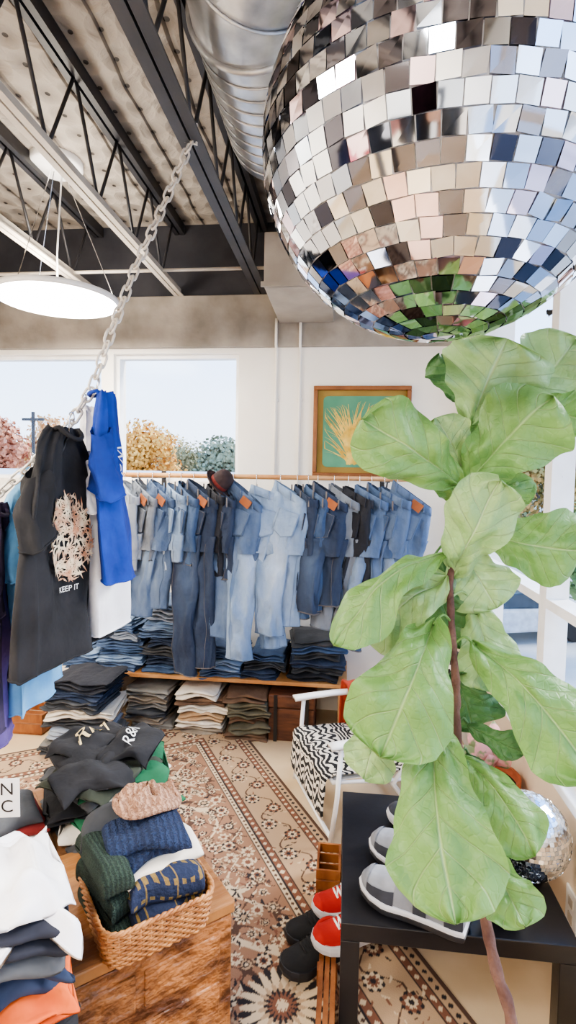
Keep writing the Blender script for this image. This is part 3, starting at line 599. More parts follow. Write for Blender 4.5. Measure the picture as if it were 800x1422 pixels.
    m,nt,b=mk('rug_weave'); L=nt.links.new; at_=N(nt,'ShaderNodeAttribute'); at_.attribute_name='Col'; tc=N(nt,'ShaderNodeTexCoord'); no=N(nt,'ShaderNodeTexNoise'); no.inputs['Scale'].default_value=5; L(tc.outputs['Object'],no.inputs['Vector'])
    mx=N(nt,'ShaderNodeMix',data_type='RGBA',blend_type='MULTIPLY'); mx.inputs[0].default_value=.2; L(at_.outputs['Color'],mx.inputs[6]); L(no.outputs[0],mx.inputs[7]); L(mx.outputs[2],b.inputs['Base Color']); b.inputs['Roughness'].default_value=.95
    n2=N(nt,'ShaderNodeTexNoise'); n2.inputs['Scale'].default_value=260; L(tc.outputs['Object'],n2.inputs['Vector']); bp=N(nt,'ShaderNodeBump'); bp.inputs['Strength'].default_value=.4; bp.inputs['Distance'].default_value=.004; L(n2.outputs[0],bp.inputs['Height']); L(bp.outputs[0],b.inputs['Normal'])
    me.materials.append(m); root=thing('rug','large worn floral rug in tan, cream and navy on the floor','rug',(0,0,0)); o=D.objects.new('rug_pile',me); COL.objects.link(o); o.parent=root
    base=[(p0+d1*a+d2*b_) for a,b_ in((0,0),(LU,0),(LU,LV),(0,LV))]
    q=MB(); q.prism([(b_.x,b_.y) for b_ in base],.0075,c=(0,0,.0045)); q.build('rug_backing',cloth('rug_back',(120,90,70)),root)
rug()
# ---------------------------------------------------------------- wooden box with wicker basket
BA=math.atan2(.238,.286); e1=Vector((math.cos(BA),math.sin(BA),0)); e2=Vector((-math.sin(BA),math.cos(BA),0))
A=atz(327,1250,.45); bw,bd=.46,.40; ctr=A-e1*bw/2+e2*bd/2
t=thing('storage_box','carved brown wooden box under the wicker basket','box',(ctr.x,ctr.y,.009),BA)
MB().bb((-bw/2+.006,-bd/2+.006,0),(bw/2-.006,bd/2-.006,.405)).build('carved_body',trunkwood,t,bevel=.004)
MB().bb((-bw/2,-bd/2,.41),(bw/2,bd/2,.441)).build('lid',mat('box_lid',(132,84,44),(166,116,68),rough=.45,ns=6,st=(1,6,1),bump=.3,bs=20),t,bevel=.005)
q=MB()
for k in range(3): z=.075+k*.125; [q.bb((-bw/2+.02+x*.21,-bd/2+.001,z-.045),(-bw/2+.21+x*.21,-bd/2+.0085,z+.045)) for x in range(2)]
q.build('front_panel',trunkwood,t,bevel=.004)
bc0=atz(200,1266,.45)
def rrect(w_,d_,r,n):
    pts=[]
    for sx_,sy_,a0 in((1,1,0),(-1,1,PI/2),(-1,-1,PI),(1,-1,3*PI/2)):
        for k in range(5): a_=a0+k/4*PI/2; pts.append(Vector((sx_*(w_/2-r)+r*math.cos(a_),sy_*(d_/2-r)+r*math.sin(a_),0)))
    seg=[(pts[(i+1)%len(pts)]-pts[i]).length for i in range(len(pts))]; tot=sum(seg); out=[]
    for k in range(n):
        d=k*tot/n; i=0
        while d>seg[i]: d-=seg[i]; i+=1
        out.append(pts[i].lerp(pts[(i+1)%len(pts)],d/seg[i]))
    return out
wick=mat('wicker',(142,90,48),(188,134,82),rough=.5,ns=30,bump=.2)
BW,BD,BH=.235,.25,.085
t=thing('wicker_basket','rectangular wicker basket filled with folded sweaters','basket',(bc0.x,bc0.y,.451),BA)
q=MB(); ns_=84
for r_ in range(12):
    z=.005+r_*.0068; k_=1+.09*z/BH; base=rrect(BW*k_,BD*k_,.035,ns_*2); pp=[]
    for i,b_ in enumerate(base):
        o_=.0028*math.cos(PI*i/2+PI*r_); n_=b_.normalized(); pp.append(b_+n_*o_+Vector((0,0,z)))
    q.tube(pp,.0033,5,closed=True)
q.build('weave',wick,t,smooth=True)
q=MB(); a_=rrect(BW,BD,.035,ns_); b_=rrect(BW*1.09,BD*1.09,.035,ns_)
for i in range(0,ns_,2): q.tube([a_[i],b_[i]+Vector((0,0,BH))],.0028,5)
q.build('stake',wick,t,smooth=True)
q=MB()
for k in range(2):
    pp=[]; base=rrect(BW*1.1,BD*1.1,.04,160)
    for i,p_ in enumerate(base): ph=i*2*PI/160*32+k*PI; pp.append(p_+p_.normalized()*.003*math.cos(ph)+Vector((0,0,BH+.004+.003*math.sin(ph))))
    q.tube(pp,.004,6,closed=True)
q.build('braided_rim',wick,t,smooth=True)
q=MB(); q.prism([(p_.x,p_.y) for p_ in rrect(BW*.98,BD*.98,.035,40)],.006,c=(0,0,.003)); q.build('basket_bottom',wick,t)
def plaid():
    m,nt,b=mk('plaid_knit'); L=nt.links.new; tc=N(nt,'ShaderNodeTexCoord'); n0=N(nt,'ShaderNodeTexNoise'); n0.inputs['Scale'].default_value=12; L(tc.outputs['Object'],n0.inputs['Vector'])
    sx_=N(nt,'ShaderNodeSeparateXYZ'); L(tc.outputs['Object'],sx_.inputs[0])
    hx=mth(nt,'ADD',mth(nt,'MULTIPLY',mth(nt,'ADD',sx_.outputs[0],mth(nt,'MULTIPLY',sx_.outputs[1],.3)),22),mth(nt,'MULTIPLY',n0.outputs[0],.35)); vz=mth(nt,'ADD',mth(nt,'MULTIPLY',mth(nt,'SUBTRACT',sx_.outputs[2],mth(nt,'MULTIPLY',sx_.outputs[1],.7)),30),mth(nt,'MULTIPLY',n0.outputs[0],.5))
    a=mth(nt,'LESS_THAN',mth(nt,'FRACT',vz),.26); bq=mth(nt,'GREATER_THAN',mth(nt,'FRACT',mth(nt,'ADD',mth(nt,'MULTIPLY',hx,2.4),mth(nt,'MULTIPLY',mth(nt,'FLOOR',vz),.37))),.5); a2=mth(nt,'MULTIPLY',a,bq)
    c2=mth(nt,'LESS_THAN',mth(nt,'FRACT',mth(nt,'MULTIPLY',hx,.7)),.05); f=mth(nt,'MAXIMUM',a2,c2)
    mx=N(nt,'ShaderNodeMix',data_type='RGBA'); L(f,mx.inputs[0]); mx.inputs[6].default_value=lin((28,38,64)); mx.inputs[7].default_value=lin((120,98,56)); L(mx.outputs[2],b.inputs['Base Color']); b.inputs['Roughness'].default_value=.95
    n2=N(nt,'ShaderNodeTexNoise'); n2.inputs['Scale'].default_value=90; L(tc.outputs['Object'],n2.inputs['Vector']); bp=N(nt,'ShaderNodeBump'); bp.inputs['Strength'].default_value=.6; bp.inputs['Distance'].default_value=.008; L(n2.outputs[0],bp.inputs['Height']); L(bp.outputs[0],b.inputs['Normal']); return m
def knit(name,c,c2,sc=34):
    m,nt,b=mk(name); L=nt.links.new; tc=N(nt,'ShaderNodeTexCoord'); wv=N(nt,'ShaderNodeTexWave'); wv.inputs['Scale'].default_value=sc; wv.inputs['Distortion'].default_value=4.5; wv.inputs['Detail Scale'].default_value=8; L(tc.outputs['Object'],wv.inputs['Vector'])
    cr=N(nt,'ShaderNodeValToRGB'); cr.color_ramp.elements[0].color=lin(c); cr.color_ramp.elements[1].color=lin(c2); L(wv.outputs[0],cr.inputs[0]); L(cr.outputs[0],b.inputs['Base Color']); b.inputs['Roughness'].default_value=.95
    bp=N(nt,'ShaderNodeBump'); bp.inputs['Strength'].default_value=.8; bp.inputs['Distance'].default_value=.006; L(wv.outputs[0],bp.inputs['Height']); L(bp.outputs[0],b.inputs['Normal']); return m
kn_navy=knit('knit_navy',(20,32,60),(34,50,82),20); kn_green=knit('knit_green',(30,46,40),(50,68,58)); kn_beige=knit('knit_beige',(146,108,86),(190,150,124),22); kn_white=cloth('knit_white',(216,206,188),(234,226,212))
SG='sweaters in the wicker basket'
def bp_(u,v,z): return Vector((bc0.x,bc0.y,0))+e1*u+e2*v+Vector((0,0,z))
fold_obj('folded_sweater','navy and gold patterned knit sweater at the front of the basket','sweater',bp_(.028,-.025,.462),BA,.185,.18,.135,plaid(),2,3.3,.010,.010,SG,22,28)
fold_obj('folded_sweater','dark green knit sweater on the left side of the basket','sweater',bp_(-.09,.02,.462),BA+.1,.065,.2,.18,kn_green,3,6.1,.010,.010,SG,20,28)
fold_obj('folded_sweater','white knit sweater layer under the navy sweater','sweater',bp_(.03,.01,.598),BA+.1,.195,.18,.028,kn_white,1,1.3,.012,.018,SG,22,28,12)
fold_obj('folded_sweater','navy cable knit sweater under the beige beanie','sweater',bp_(.01,.03,.624),BA-.15,.19,.18,.055,kn_navy,2,8.3,.012,.02,SG,22,28,13)
fold_obj('folded_sweater','dark grey sweater at the back corner of the basket','sweater',bp_(-.03,.10,.60),BA-.3,.18,.09,.07,cloth('gr_sw',(50,52,56)),1,2.3,.010,.012,SG)
pb=bp_(.03,.06,.685); t=thing('knit_beanie','beige cable knit beanie on top of the sweaters in the basket','hat',pb,BA+.2)
q=MB(); q.grid(lambda u,v:((.08*math.cos(2*PI*u)*math.sin(PI/2*v)**.8)*(1+.06*math.sin(2*PI*u*8)+.1*NO(u*4,1,2)),(.058*math.sin(2*PI*u)*math.sin(PI/2*v)**.8)*(1+.06*math.sin(2*PI*u*8)),.034*math.cos(PI/2*v)+.024*NO(math.cos(2*PI*u)*2,math.sin(2*PI*u)*2,v*3)-.014*math.cos(2*PI*u)),54,14); q.build('beanie_crown',kn_beige,t,smooth=True)
MB().tube([(.08*math.cos(a),.058*math.sin(a),.002+.006*math.sin(3*a)-.014*math.cos(a)) for a in np.linspace(0,2*PI,40,endpoint=False)],.0105,8,closed=True).build('ribbed_cuff',kn_beige,t,smooth=True)
# ---------------------------------------------------------------- pile of graphic tees behind
cardb=mat('plain_box',(112,74,44),(142,100,62),rough=.7,ns=6,st=(1,1,4),bump=.3)
p2=atz(146,1112,.45); t=thing('display_crate','wooden crate carrying the pile of black graphic tees','crate',(p2.x,p2.y,.009),BA)
for k,z in enumerate((.05,.16,.27,.38)):
    for y in(-.2,.2): MB().bb((-.19,y-.007,z-.045),(.19,y+.007,z+.045)).build('slat',cardb,t,bevel=.002)
    for x in(-.183,.183): MB().bb((x-.007,-.193,z-.045),(x+.007,.193,z+.045)).build('slat',cardb,t,bevel=.002)
MB().bb((-.176,-.193,.415),(.176,.193,.425)).build('crate_top',cardb,t)
PG='folded tees on the display crate'; z=.437
t_blk=tb_black; t_grn=cloth('tee_green',(22,84,54),(34,106,72)); t_cream=cloth('tee_cream',(222,214,200),(240,234,224)); t_gry=cloth('tee_grey',(66,68,72),(88,90,94)); t_olv=cloth('tee_olive',(46,52,44),(64,70,58))
PL=((t_gry,'dark grey tee at the bottom of the graphic tee pile',0,0,.1,.34,.39,.03),(t_cream,'cream tee low in the graphic tee pile',.02,-.03,-.2,.31,.33,.022),(t_grn,'green tee in the lower middle of the graphic tee pile',.03,-.04,.2,.32,.33,.024),(t_blk,'plain black tee above the green tee in the pile',-.02,.03,-.15,.31,.34,.028),(t_gry,'charcoal tee under the cream edge in the pile',.0,.05,.3,.30,.30,.022),(t_cream,'white tee edge showing in the graphic tee pile',.03,.03,.35,.28,.28,.014),(t_grn,'second green tee peeking from the right of the pile',.06,-.02,-.3,.25,.29,.02),(t_olv,'dark olive tee near the top of the graphic tee pile',-.03,-.04,.6,.27,.26,.022),(t_blk,'washed black tee just under the printed black tees',.0,.06,.1,.28,.27,.02))
for i,(m,lab,u,v,rz,w_,d_,h) in enumerate(PL):
    fold_obj('folded_t_shirt',lab,'shirt',Vector((p2.x,p2.y,z))+e1*u+e2*v,BA+rz,w_,d_,h,m,2 if h>.024 else 1,i*5.3,.015,.014,PG,28,36,14); z+=h*.92
for i,(u,v,rz,txt,c,lab,zz,w_,d_) in enumerate(((-.02,.11,.45,'Rnfl','print_gold','black tee with pale gold script lettering on the pile',0,.25,.18),(.085,.0,-.55,'R&K','print_white2','black tee with white monogram beside the gold script tee',.008,.17,.23),(-.06,-.09,.1,'','x','crumpled black tee at the near end of the pile',-.004,.22,.17))):
    h=.018; loc=Vector((p2.x,p2.y,z+zz))+e1*u+e2*v; t=thing('folded_t_shirt',lab,'shirt',loc,BA+rz,PG); q=MB(); sd=i*7+.5; folded(q,w_,d_,h,1,sd,.016,.022,32,40,15); q.build('folded_fabric',t_blk,t,smooth=True)
    if txt:
        g=text_mb(txt,[.085,.055][i],.45); vs=[]
        for x,y,_ in g.v:
            if i==1: x,y=-y,x
            qq=abs(2*x/w_)**2.5+abs(2*y/d_)**2.5; vs.append((x,y,h*1.03+.016*1.6*NO(x*15+sd,y*15,0)-.022*qq-.016*1.2*abs(NO(x*12+sd,y*25.5+3,sd))+.005))
        q=MB(); q.add(vs,g.f); q.build('lettering',mat(c,(226,202,150) if i==0 else (236,236,232),bump=0),t)
# ---------------------------------------------------------------- front-left stack
p3=at(-26,1290,1.06); zt=at(35,1165,1.06).z; t=thing('plinth_box','low wooden box carrying the front-left clothes stack','box',(p3.x,p3.y,0),BA)
MB().bb((-.16,-.15,0),(.16,.15,.30)).build('box_body',cardb,t,bevel=.006); MB().bb((-.165,-.155,.302),(.165,.155,.322)).build('lid',cardb,t,bevel=.004)
FS='front-left clothes stack'; z=.324; cols=[(t_blk,'black',.05),(cloth('tnv',(36,44,66),(52,62,88)),'navy',.045),(t_blk,'black',.045),(cloth('tee_orange',(206,82,30),(224,106,48)),'orange',.034),(cloth('tnv2',(34,44,68),(48,60,86)),'dark blue',.045),(t_gry,'charcoal',.035),(cloth('tbl3',(24,26,36),(40,42,54)),'blue-black',.04)]
tot=sum(c[2] for c in cols)+.07; sc_=max(.6,(zt-z)/tot)
names=['bottom','second','third','','fifth','sixth','seventh']
for i,(m,cn,h) in enumerate(cols):
    h*=sc_; lab='bright orange folded tee in the front-left stack' if cn=='orange' else 'folded %s tee, %s layer of the front-left stack'%(cn,names[i])
    fold_obj('folded_t_shirt',lab,'shirt',(p3.x+U(-.015,.015),p3.y+U(-.01,.01),z),BA+U(-.2,.2),.30 if cn=='orange' else .285,.275 if cn=='orange' else .255,h*.99,m,2,i*3.7+2,.016,.02,FS,24,30,12); z+=h
g=text_mb('DO',.05); o=MB(); o.add([(x,0,y) for x,y,_ in g.v],g.f)
t=thing('folded_t_shirt','black tee with white letters folded low in the front-left stack','shirt',(p3.x,p3.y,.324),BA,FS); t.location=Vector((p3.x,p3.y,.415))+e1*.02-e2*.01
q=MB(); folded(q,.30,.285,.04,1,5.5,.006,.01); q.build('folded_fabric',t_blk,t,smooth=True); o.v=[(a_+.09,-.152,c_+.018) for a_,b_,c_ in o.v]; o.build('lettering',print_w,t)
t=thing('folded_t_shirt','white folded tee with crumpled sleeves on top of the front-left stack','shirt',(p3.x,p3.y,z-.01),BA+.05,FS)
q=MB(); folded(q,.30,.285,.03,1,4.4,.026,.045,36,48,13); folded_top=MB(); folded(folded_top,.285,.27,.03,1,9.9,.032,.036,36,48,16)
q.build('folded_fabric',tb_white,t,smooth=True); o=folded_top.build('upper_fold',tb_white,t,smooth=True); o.location=(.005,0,.028)
ps=at(10,1108,1.35); t=thing('card_sign','white card sign with black letters at the left edge','sign',ps,.2)
MB().bb((-.045,-.001,-.05),(.03,.001,.05)).build('card',print_w,t)
q=MB()
for ch,dz in(('N',.022),('C',-.022)):
    g=text_mb(ch,.045); q.add([(x-.0,-.002,y+dz) for x,y,_ in g.v],g.f)
q.build('lettering',black_plastic,t)
p4=at(4,1150,1.5)
t=thing('side_crate','small wooden crate behind the white tees','crate',(p4.x-.06,p4.y+.06,.009),BA)
MB().bb((-.13,-.13,0),(.13,.13,.42)).build('crate_body',cardb,t,bevel=.005); MB().bb((-.135,-.135,.422),(.135,.135,.435)).build('lid',cardb,t,bevel=.003)
z=.447
for i,(m,cn) in enumerate(((t_cream,'cream'),(cloth('brick',(140,50,46)),'brick red'),(t_gry,'grey'))):
    fold_obj('folded_t_shirt','folded %s tee behind the white tees by the card sign'%cn,'shirt',(p4.x-.06,p4.y+.06,z),BA+U(-.1,.1),.24,.2,.03,m,1,i*2.2,.006,.01,'tees by the card sign'); z+=.03
# ---------------------------------------------------------------- black low table, shoes
bx0,bx1,by0,by1=.014,.62,1.37,1.98
t=thing('low_table','low black square table carrying grey sneakers','table',((bx0+bx1)/2,(by0+by1)/2,0)); hx,hy=(bx1-bx0)/2,(by1-by0)/2
MB().bb((-hx,-hy,.28),(hx,hy,.33)).build('tabletop',black_wood,t,bevel=.003)
for x in(-1,1):
    for y in(-1,1):
        cx_,cy_=x*(hx-.025),y*(hy-.025)
        MB().bb((cx_-.025,cy_-.025,.010),(cx_+.025,cy_+.025,.28)).build('leg',black_wood,t,bevel=.002)
def shoe(loc,az,label,um,sm,lm,L=.28,group=None,low=False,am=None,tm=None,toe=None,fat=1.0,tread=None,over=None):
    t=thing('sneaker' if not low else 'canvas_shoe',label,'shoe',loc,math.radians(az),group)
    WD=[(0,.055),(.08,.066),(.3,.07),(.5,.078),(.7,.098),(.85,.088),(.95,.06),(1,.02)]; HT=[(0,.085),(.1,.092),(.3,.088),(.42,.084),(.6,.06),(.8,.042),(.93,.032),(1,.012)]
    WD=[(a,b*fat) for a,b in WD]; HT=[(a,b*(fat if a>.3 else 1)) for a,b in HT]
    if low: HT=[(a,b*.78) for a,b in HT]
    st_=.028; n=20; ss=[0,.02,.06]+list(np.linspace(.12,.9,14))+[.94,.97,.99,1]
    q=MB(); vs=[];fs=[]
    def srow(s_,g=0):
        wd_,h=lerp_tab(WD,s_)*.94+g*2,lerp_tab(HT,s_)+g; x=(s_-.5)*L; lift=.012*max(0,s_-.7)/.3
        return [(x,wd_/2*sp(math.cos(PI*j/(n-1)),.55)*(1-.25*math.sin(PI*j/(n-1))**2),st_*.8+lift+h*max(0,math.sin(PI*j/(n-1)))**.7) for j in range(n)]
    for s_ in ss: vs+=srow(s_)
    for i in range(len(ss)-1):
        for j in range(n-1): fs.append((i*n+j,(i+1)*n+j,(i+1)*n+j+1,i*n+j+1))
    fs.append(tuple(range(n))); q.add(vs,fs); q.build('upper',um,t,smooth=True)
    ring=[((s_-.5)*L*1.02,lerp_tab(WD,s_)/2*1.04+.002) for s_ in ss]; out=[(x,y) for x,y in ring]+[(x,-y) for x,y in reversed(ring)]; k=len(out)
    def slab(lv,name,m_):
        q=MB(); vs=[];fs=[]
        for zz,sc in lv:
            for x,y in out: vs.append((x*sc,y*sc,zz+.012*max(0,x/L+.5-.7)/.3))
        nr=len(lv)-1
        for r_ in range(nr):
            for i in range(k): fs.append((r_*k+i,r_*k+(i+1)%k,(r_+1)*k+(i+1)%k,(r_+1)*k+i))
        fs.append(tuple(range(k-1,-1,-1))); fs.append(tuple(nr*k+i for i in range(k))); q.add(vs,fs); q.build(name,m_,t,smooth=False,bevel=.0015)
    if tread: slab(((0,.97),(.003,1.0),(.016,1.03),(.0165,1.0)),'tread',tread); slab(((.016,1.0),(.017,1.01),(.024,1.02),(.030,.99)),'sole',sm)
    else: slab(((0,.97),(.004,1),(.017,1.02),(.030,.99)),'sole',sm)
    hm=1 if not low else .78
    q=MB(); q.tube([(-.33*L+.2*L*math.cos(a)*.75+.02,.026*math.sin(a),.028+.088*hm+(-.008)*math.cos(a)) for a in np.linspace(0,2*PI,24,endpoint=False)],.0075,6,closed=True); q.build('ankle_collar',am or um,t,smooth=True)
    q=MB(); q.lathe([(0,0),(1,0)],24); q.v=[(-.33*L+.02+v[0]*.15*L,v[1]*.026,.028+.09*hm-.008*v[0]) for v in q.v]; q.build('lining',black_plastic,t)
    q=MB()
    for k_ in range(5):
        s_=.42+.06*k_; h=lerp_tab(HT,s_)+st_*.8+.003; x=(s_-.5)*L; q.tube([(x,-.022,h-.006),(x+.004,0,h+.002),(x,.022,h-.006)],.0035,6)
        if k_<4: q.tube([(x,-.02,h-.004),(x+.06*L,.02,lerp_tab(HT,s_+.06)+st_*.8-.002)],.0025,5)
    q.build('laces',lm,t,smooth=True)
    for sgn in(-1,1):
        q=MB(); vs=[];fs=[]; S=np.linspace(.02,.62,12)
        for s_ in S:
            rw=srow(s_,.0025); jj=list(range(0,7) if sgn>0 else range(n-7,n))
            vs+=[rw[j] for j in jj]
        for i in range(len(S)-1):
            for j in range(6): fs.append((i*7+j,(i+1)*7+j,(i+1)*7+j+1,i*7+j+1))
        q.add(vs,fs); q.build('side_panel',tm or sm,t,smooth=True)
        if over:
            for s0,s1,nj in((.0,.16,6),(.32,.44,5),(.62,.9,4)):
                q=MB(); vs=[];fs=[]; S=np.linspace(s0,s1,6)
                for s_ in S: rw=srow(s_,.0045); vs+=[rw[j] for j in (range(0,nj) if sgn>0 else range(n-nj,n))]
                for i in range(5):
                    for j in range(nj-1): fs.append((i*nj+j,(i+1)*nj+j,(i+1)*nj+j+1,i*nj+j+1))
                q.add(vs,fs); q.build('overlay',over,t,smooth=True)
    if toe:
        q=MB(); vs=[];fs=[]; S=[.9,.92,.94,.97,.99,1]
        for s_ in S: vs+=[srow(s_,.003)[j] for j in range(n)]
        for i in range(len(S)-1):
            for j in range(n-1): fs.append((i*n+j,(i+1)*n+j,(i+1)*n+j+1,i*n+j+1))
        q.add(vs,fs); q.build('toe_cap',toe,t,smooth=True)
    return t
gu=cloth('sneaker_grey',(104,106,112),(138,140,146)); gd=cloth('sneaker_dark',(38,40,46),(62,64,72)); gl=cloth('sneaker_light',(126,128,134),(160,162,168)); sw=mat('sole_white',(186,186,190),rough=.5,bump=0); rd=cloth('shoe_red',(156,24,20),(178,38,32)); bkc=cloth('shoe_black',(26,26,28)); lw=cloth('lace_white',(236,236,236)); lb=cloth('lace_black',(30,30,32)); skk=mat('sole_black',(34,34,38),rough=.5,bump=0)
az=154
shoe((.205,1.435,.332),az,'grey sneaker with dark laces nearest the front of the black table',gl,sw,lb,.29,'grey sneakers on the table',am=gd,tm=gu,toe=gu,fat=1.2,tread=skk,over=gd)
shoe((.235,1.60,.332),az-4,'grey sneaker second from the front on the black table',gl,sw,lb,.29,'grey sneakers on the table',am=gd,tm=gu,toe=gu,fat=1.2,tread=skk,over=gd)
shoe((.30,1.775,.332),az,'dark sneaker at the back of the black table under the leaf',gd,sw,lw,.28,'grey sneakers on the table')
t=thing('shoe_rack','narrow wooden slatted rack beside the black table','rack',(-.022,1.52,.010))
for x in(-.024,.024):
    for y in(-.24,0,.24): MB().bb((x-.006,y-.015,0),(x+.006,y+.015,.05)).build('post',wood_o,t)
for x in(-.018,.0,.018): MB().bb((x-.007,-.26,.05),(x+.007,.26,.06)).build('slat',wood_o,t)
t=thing('small_crate','small brown wooden crate between the chair and black table','crate',(-.03,1.90,.010))
for z in(.02,.06,.10):
    for y in(-.07,.07): MB().bb((-.043,y-.004,z-.016),(.043,y+.004,z+.016)).build('slat',wood_o,t)
    for x in(-.039,.039): MB().bb((x-.004,-.066,z-.016),(x+.004,.066,z+.016)).build('slat',wood_o,t)
MB().bb((-.035,-.066,.003),(.035,.066,.01)).build('crate_bottom',wood_o,t)
def on(px,py,z): p=atz(px,py,z+.04); return (p.x,p.y,z)
shoe(on(482,1288,.071),206,'red and white canvas shoe nearer the viewer on the slatted rack',rd,sw,lw,.225,'red canvas shoes',True,tm=lw,toe=rd)
shoe(on(480,1246,.071),202,'red and white canvas shoe farther back on the slatted rack',rd,sw,lw,.225,'red canvas shoes',True,tm=lw,toe=rd)
shoe(on(434,1320,.010),214,'black and red sneaker on the rug nearer the viewer',bkc,skk,lb,.21,'black shoes on the rug',True,am=rd,tm=bkc)
shoe(on(440,1282,.010),206,'black and red sneaker on the rug behind its mate',bkc,skk,lb,.21,'black shoes on the rug',True,am=rd,tm=bkc)
sb_=Vector((.562,1.62,.331+.122)); mirror_ball(sb_,.12,.0115,'small mirror ball standing on the black table by the wall',.12,4,(6,3,0,3,0,0))
t=thing('black_planter','small glossy black pot at the near corner of the black table','pot',(.44,1.445,.331))
MB().lathe([(0,0),(.038,0),(.05,.07),(.054,.072),(.054,.085),(.047,.085),(.044,.06),(0,.058)],28).build('pot_shell',black_wood,t,smooth=True)
terr=mat('terracotta',(166,82,48),(188,104,68),rough=.8,bump=.1); soil=mat('soil',(52,38,30),(74,56,44),rough=1,bump=.8,bs=80)
t=thing('terracotta_pot','terracotta pot with young pink-veined plant behind the black table','potted plant',(.575,2.13,0))
MB().lathe([(0,0),(.085,0),(.112,.30),(.125,.30),(.127,.36),(.115,.36),(.112,.33)],36).build('pot_shell',terr,t,smooth=True)
MB().lathe([(0,.335),(.112,.33)],30).build('soil',soil,t)
pinkl=mat('pink_leaf',(222,160,156),(130,146,100),ns=25,bump=.2,lo=.45,hi=.55)
def leaf_simple(mb,b,tip,w_,nrm):
    b,tip=Vector(b),Vector(tip); Lv=tip-b; s_=Lv.cross(Vector(nrm)).normalized(); n=s_.cross(Lv).normalized()
    mb.grid(lambda u,v: b+Lv*v+s_*((u-.5)*2*w_*math.sin(PI*v)**.7)+n*(Lv.length*.2*math.sin(PI*v)-abs(u-.5)*w_*.3),6,8)
for k in range(9):
    a=k*2.4; r_=.05+.06*R(); q=MB(); tipz=.46+.12*R(); q.tube([(0,0,.33),(r_*.3*math.cos(a),r_*.3*math.sin(a),.4)],.002,5); leaf_simple(q,(r_*.3*math.cos(a),r_*.3*math.sin(a),.4),(r_*math.cos(a)-.02,r_*math.sin(a),tipz),.035,(math.cos(a)*.3,-.9,.5)); q.build('leaf',pinkl,t,smooth=True)
# ---------------------------------------------------------------- folding chair
F1=Vector((-.195,2.60,0)); F2=Vector((.0,2.12,0)); bdir=Vector((.926,.378,0)); cc=(F1+F2)/2+bdir*.21; crz=math.atan2(-.926,.378)
t=thing('folding_chair','low white folding lawn chair facing the rug','chair',(cc.x,cc.y,.0),crz)
hw=.25
for s_ in(-1,1):
    MB().tube([(s_*hw,-.24,.021),(s_*hw,-.215,.2),(s_*hw,-.2,.42)],.0105,8).build('front_leg',whitemetal,t,smooth=True)
    MB().tube([(s_*(hw-.025),.2,.012),(s_*(hw-.025),.05,.22),(s_*(hw-.025),.19,.42)],.0105,8).build('rear_leg',whitemetal,t,smooth=True)
    q=MB(); q.grid(lambda u,v:(s_*hw+(u-.5)*(.05-.012*v),-.25+.44*v,.432+.008*math.sin(PI*v)-.006*(2*u-1)**2),4,12); q.build('arm_rest',whitemetal,t,smooth=True,solid=.016)
MB().tube([(-hw,-.235,.04),(hw,-.235,.04)],.009,8).build('cross_bar',whitemetal,t,smooth=True); MB().tube([(-hw+.025,.19,.04),(hw-.025,.19,.04)],.009,8).build('cross_bar',whitemetal,t,smooth=True)
q=MB(); q.tube([(-hw+.03,-.22,.26),(hw-.03,-.22,.26),(hw-.03,.18,.22),(-hw+.03,.18,.22)],.0095,8,closed=True); q.build('seat_frame',whitemetal,t,smooth=True)
q=MB(); q.tube([(-hw+.03,.17,.2),(-hw+.03,.36,.66),(-hw+.08,.375,.7),(hw-.08,.375,.7),(hw-.03,.36,.66),(hw-.03,.17,.2)],.0095,8); q.build('back_frame',whitemetal,t,smooth=True)
web=cloth('webbing',(226,224,220)); q=MB()
for k in range(6): x=-.17+k*.068; q.box((x,-.02,.252),(.05,.39,.004))
q.build('seat_webbing',web,t)
q=MB()
for k in range(6): z=.28+k*.07; y=.17+(z-.2)*.413; q.box((0,y,z),(2*hw-.07,.004,.05))
q.build('back_webbing',web,t)
def blanket_mat():
    m,nt,b=mk('blanket_zigzag'); L=nt.links.new; b.inputs['Roughness'].default_value=.95; uv=N(nt,'ShaderNodeUVMap'); s_=N(nt,'ShaderNodeSeparateXYZ'); L(uv.outputs[0],s_.inputs[0]); u,v=s_.outputs[0],s_.outputs[1]
    no=N(nt,'ShaderNodeTexNoise'); no.inputs['Scale'].default_value=7; no.inputs['Detail'].default_value=2; L(uv.outputs[0],no.inputs['Vector'])
    zig=mth(nt,'PINGPONG',mth(nt,'MULTIPLY',u,7),.5)
    vv=mth(nt,'ADD',mth(nt,'ADD',mth(nt,'MULTIPLY',v,27),mth(nt,'MULTIPLY',zig,1.2)),mth(nt,'MULTIPLY',no.outputs[0],3.4)); a1=mth(nt,'GREATER_THAN',mth(nt,'FRACT',vv),.5)
    fine=mth(nt,'GREATER_THAN',mth(nt,'FRACT',mth(nt,'ADD',mth(nt,'MULTIPLY',v,50),mth(nt,'MULTIPLY',no.outputs[0],3))),.62)
    row=mth(nt,'GREATER_THAN',mth(nt,'FRACT',mth(nt,'MULTIPLY',v,5)),.7)
    mx=N(nt,'ShaderNodeMix'); L(row,mx.inputs[0]); L(a1,mx.inputs[2]); L(fine,mx.inputs[3])
    mc=N(nt,'ShaderNodeMix',data_type='RGBA'); L(mx.outputs[0],mc.inputs[0]); mc.inputs[6].default_value=lin((26,25,28)); mc.inputs[7].default_value=lin((226,218,206)); L(mc.outputs[2],b.inputs['Base Color']); return m
def uvgrid(fn,nu,nv,name,m,parent,solid=0):
    q=MB(); q.grid(fn,nu,nv); o=q.build(name,m,parent,smooth=True,solid=solid); uv=o.data.uv_layers.new(name='UVMap')
    for lp in o.data.loops: i=lp.vertex_index; uv.data[lp.index].uv=((i%(nu+1))/nu,(i//(nu+1))/nv)
    return o
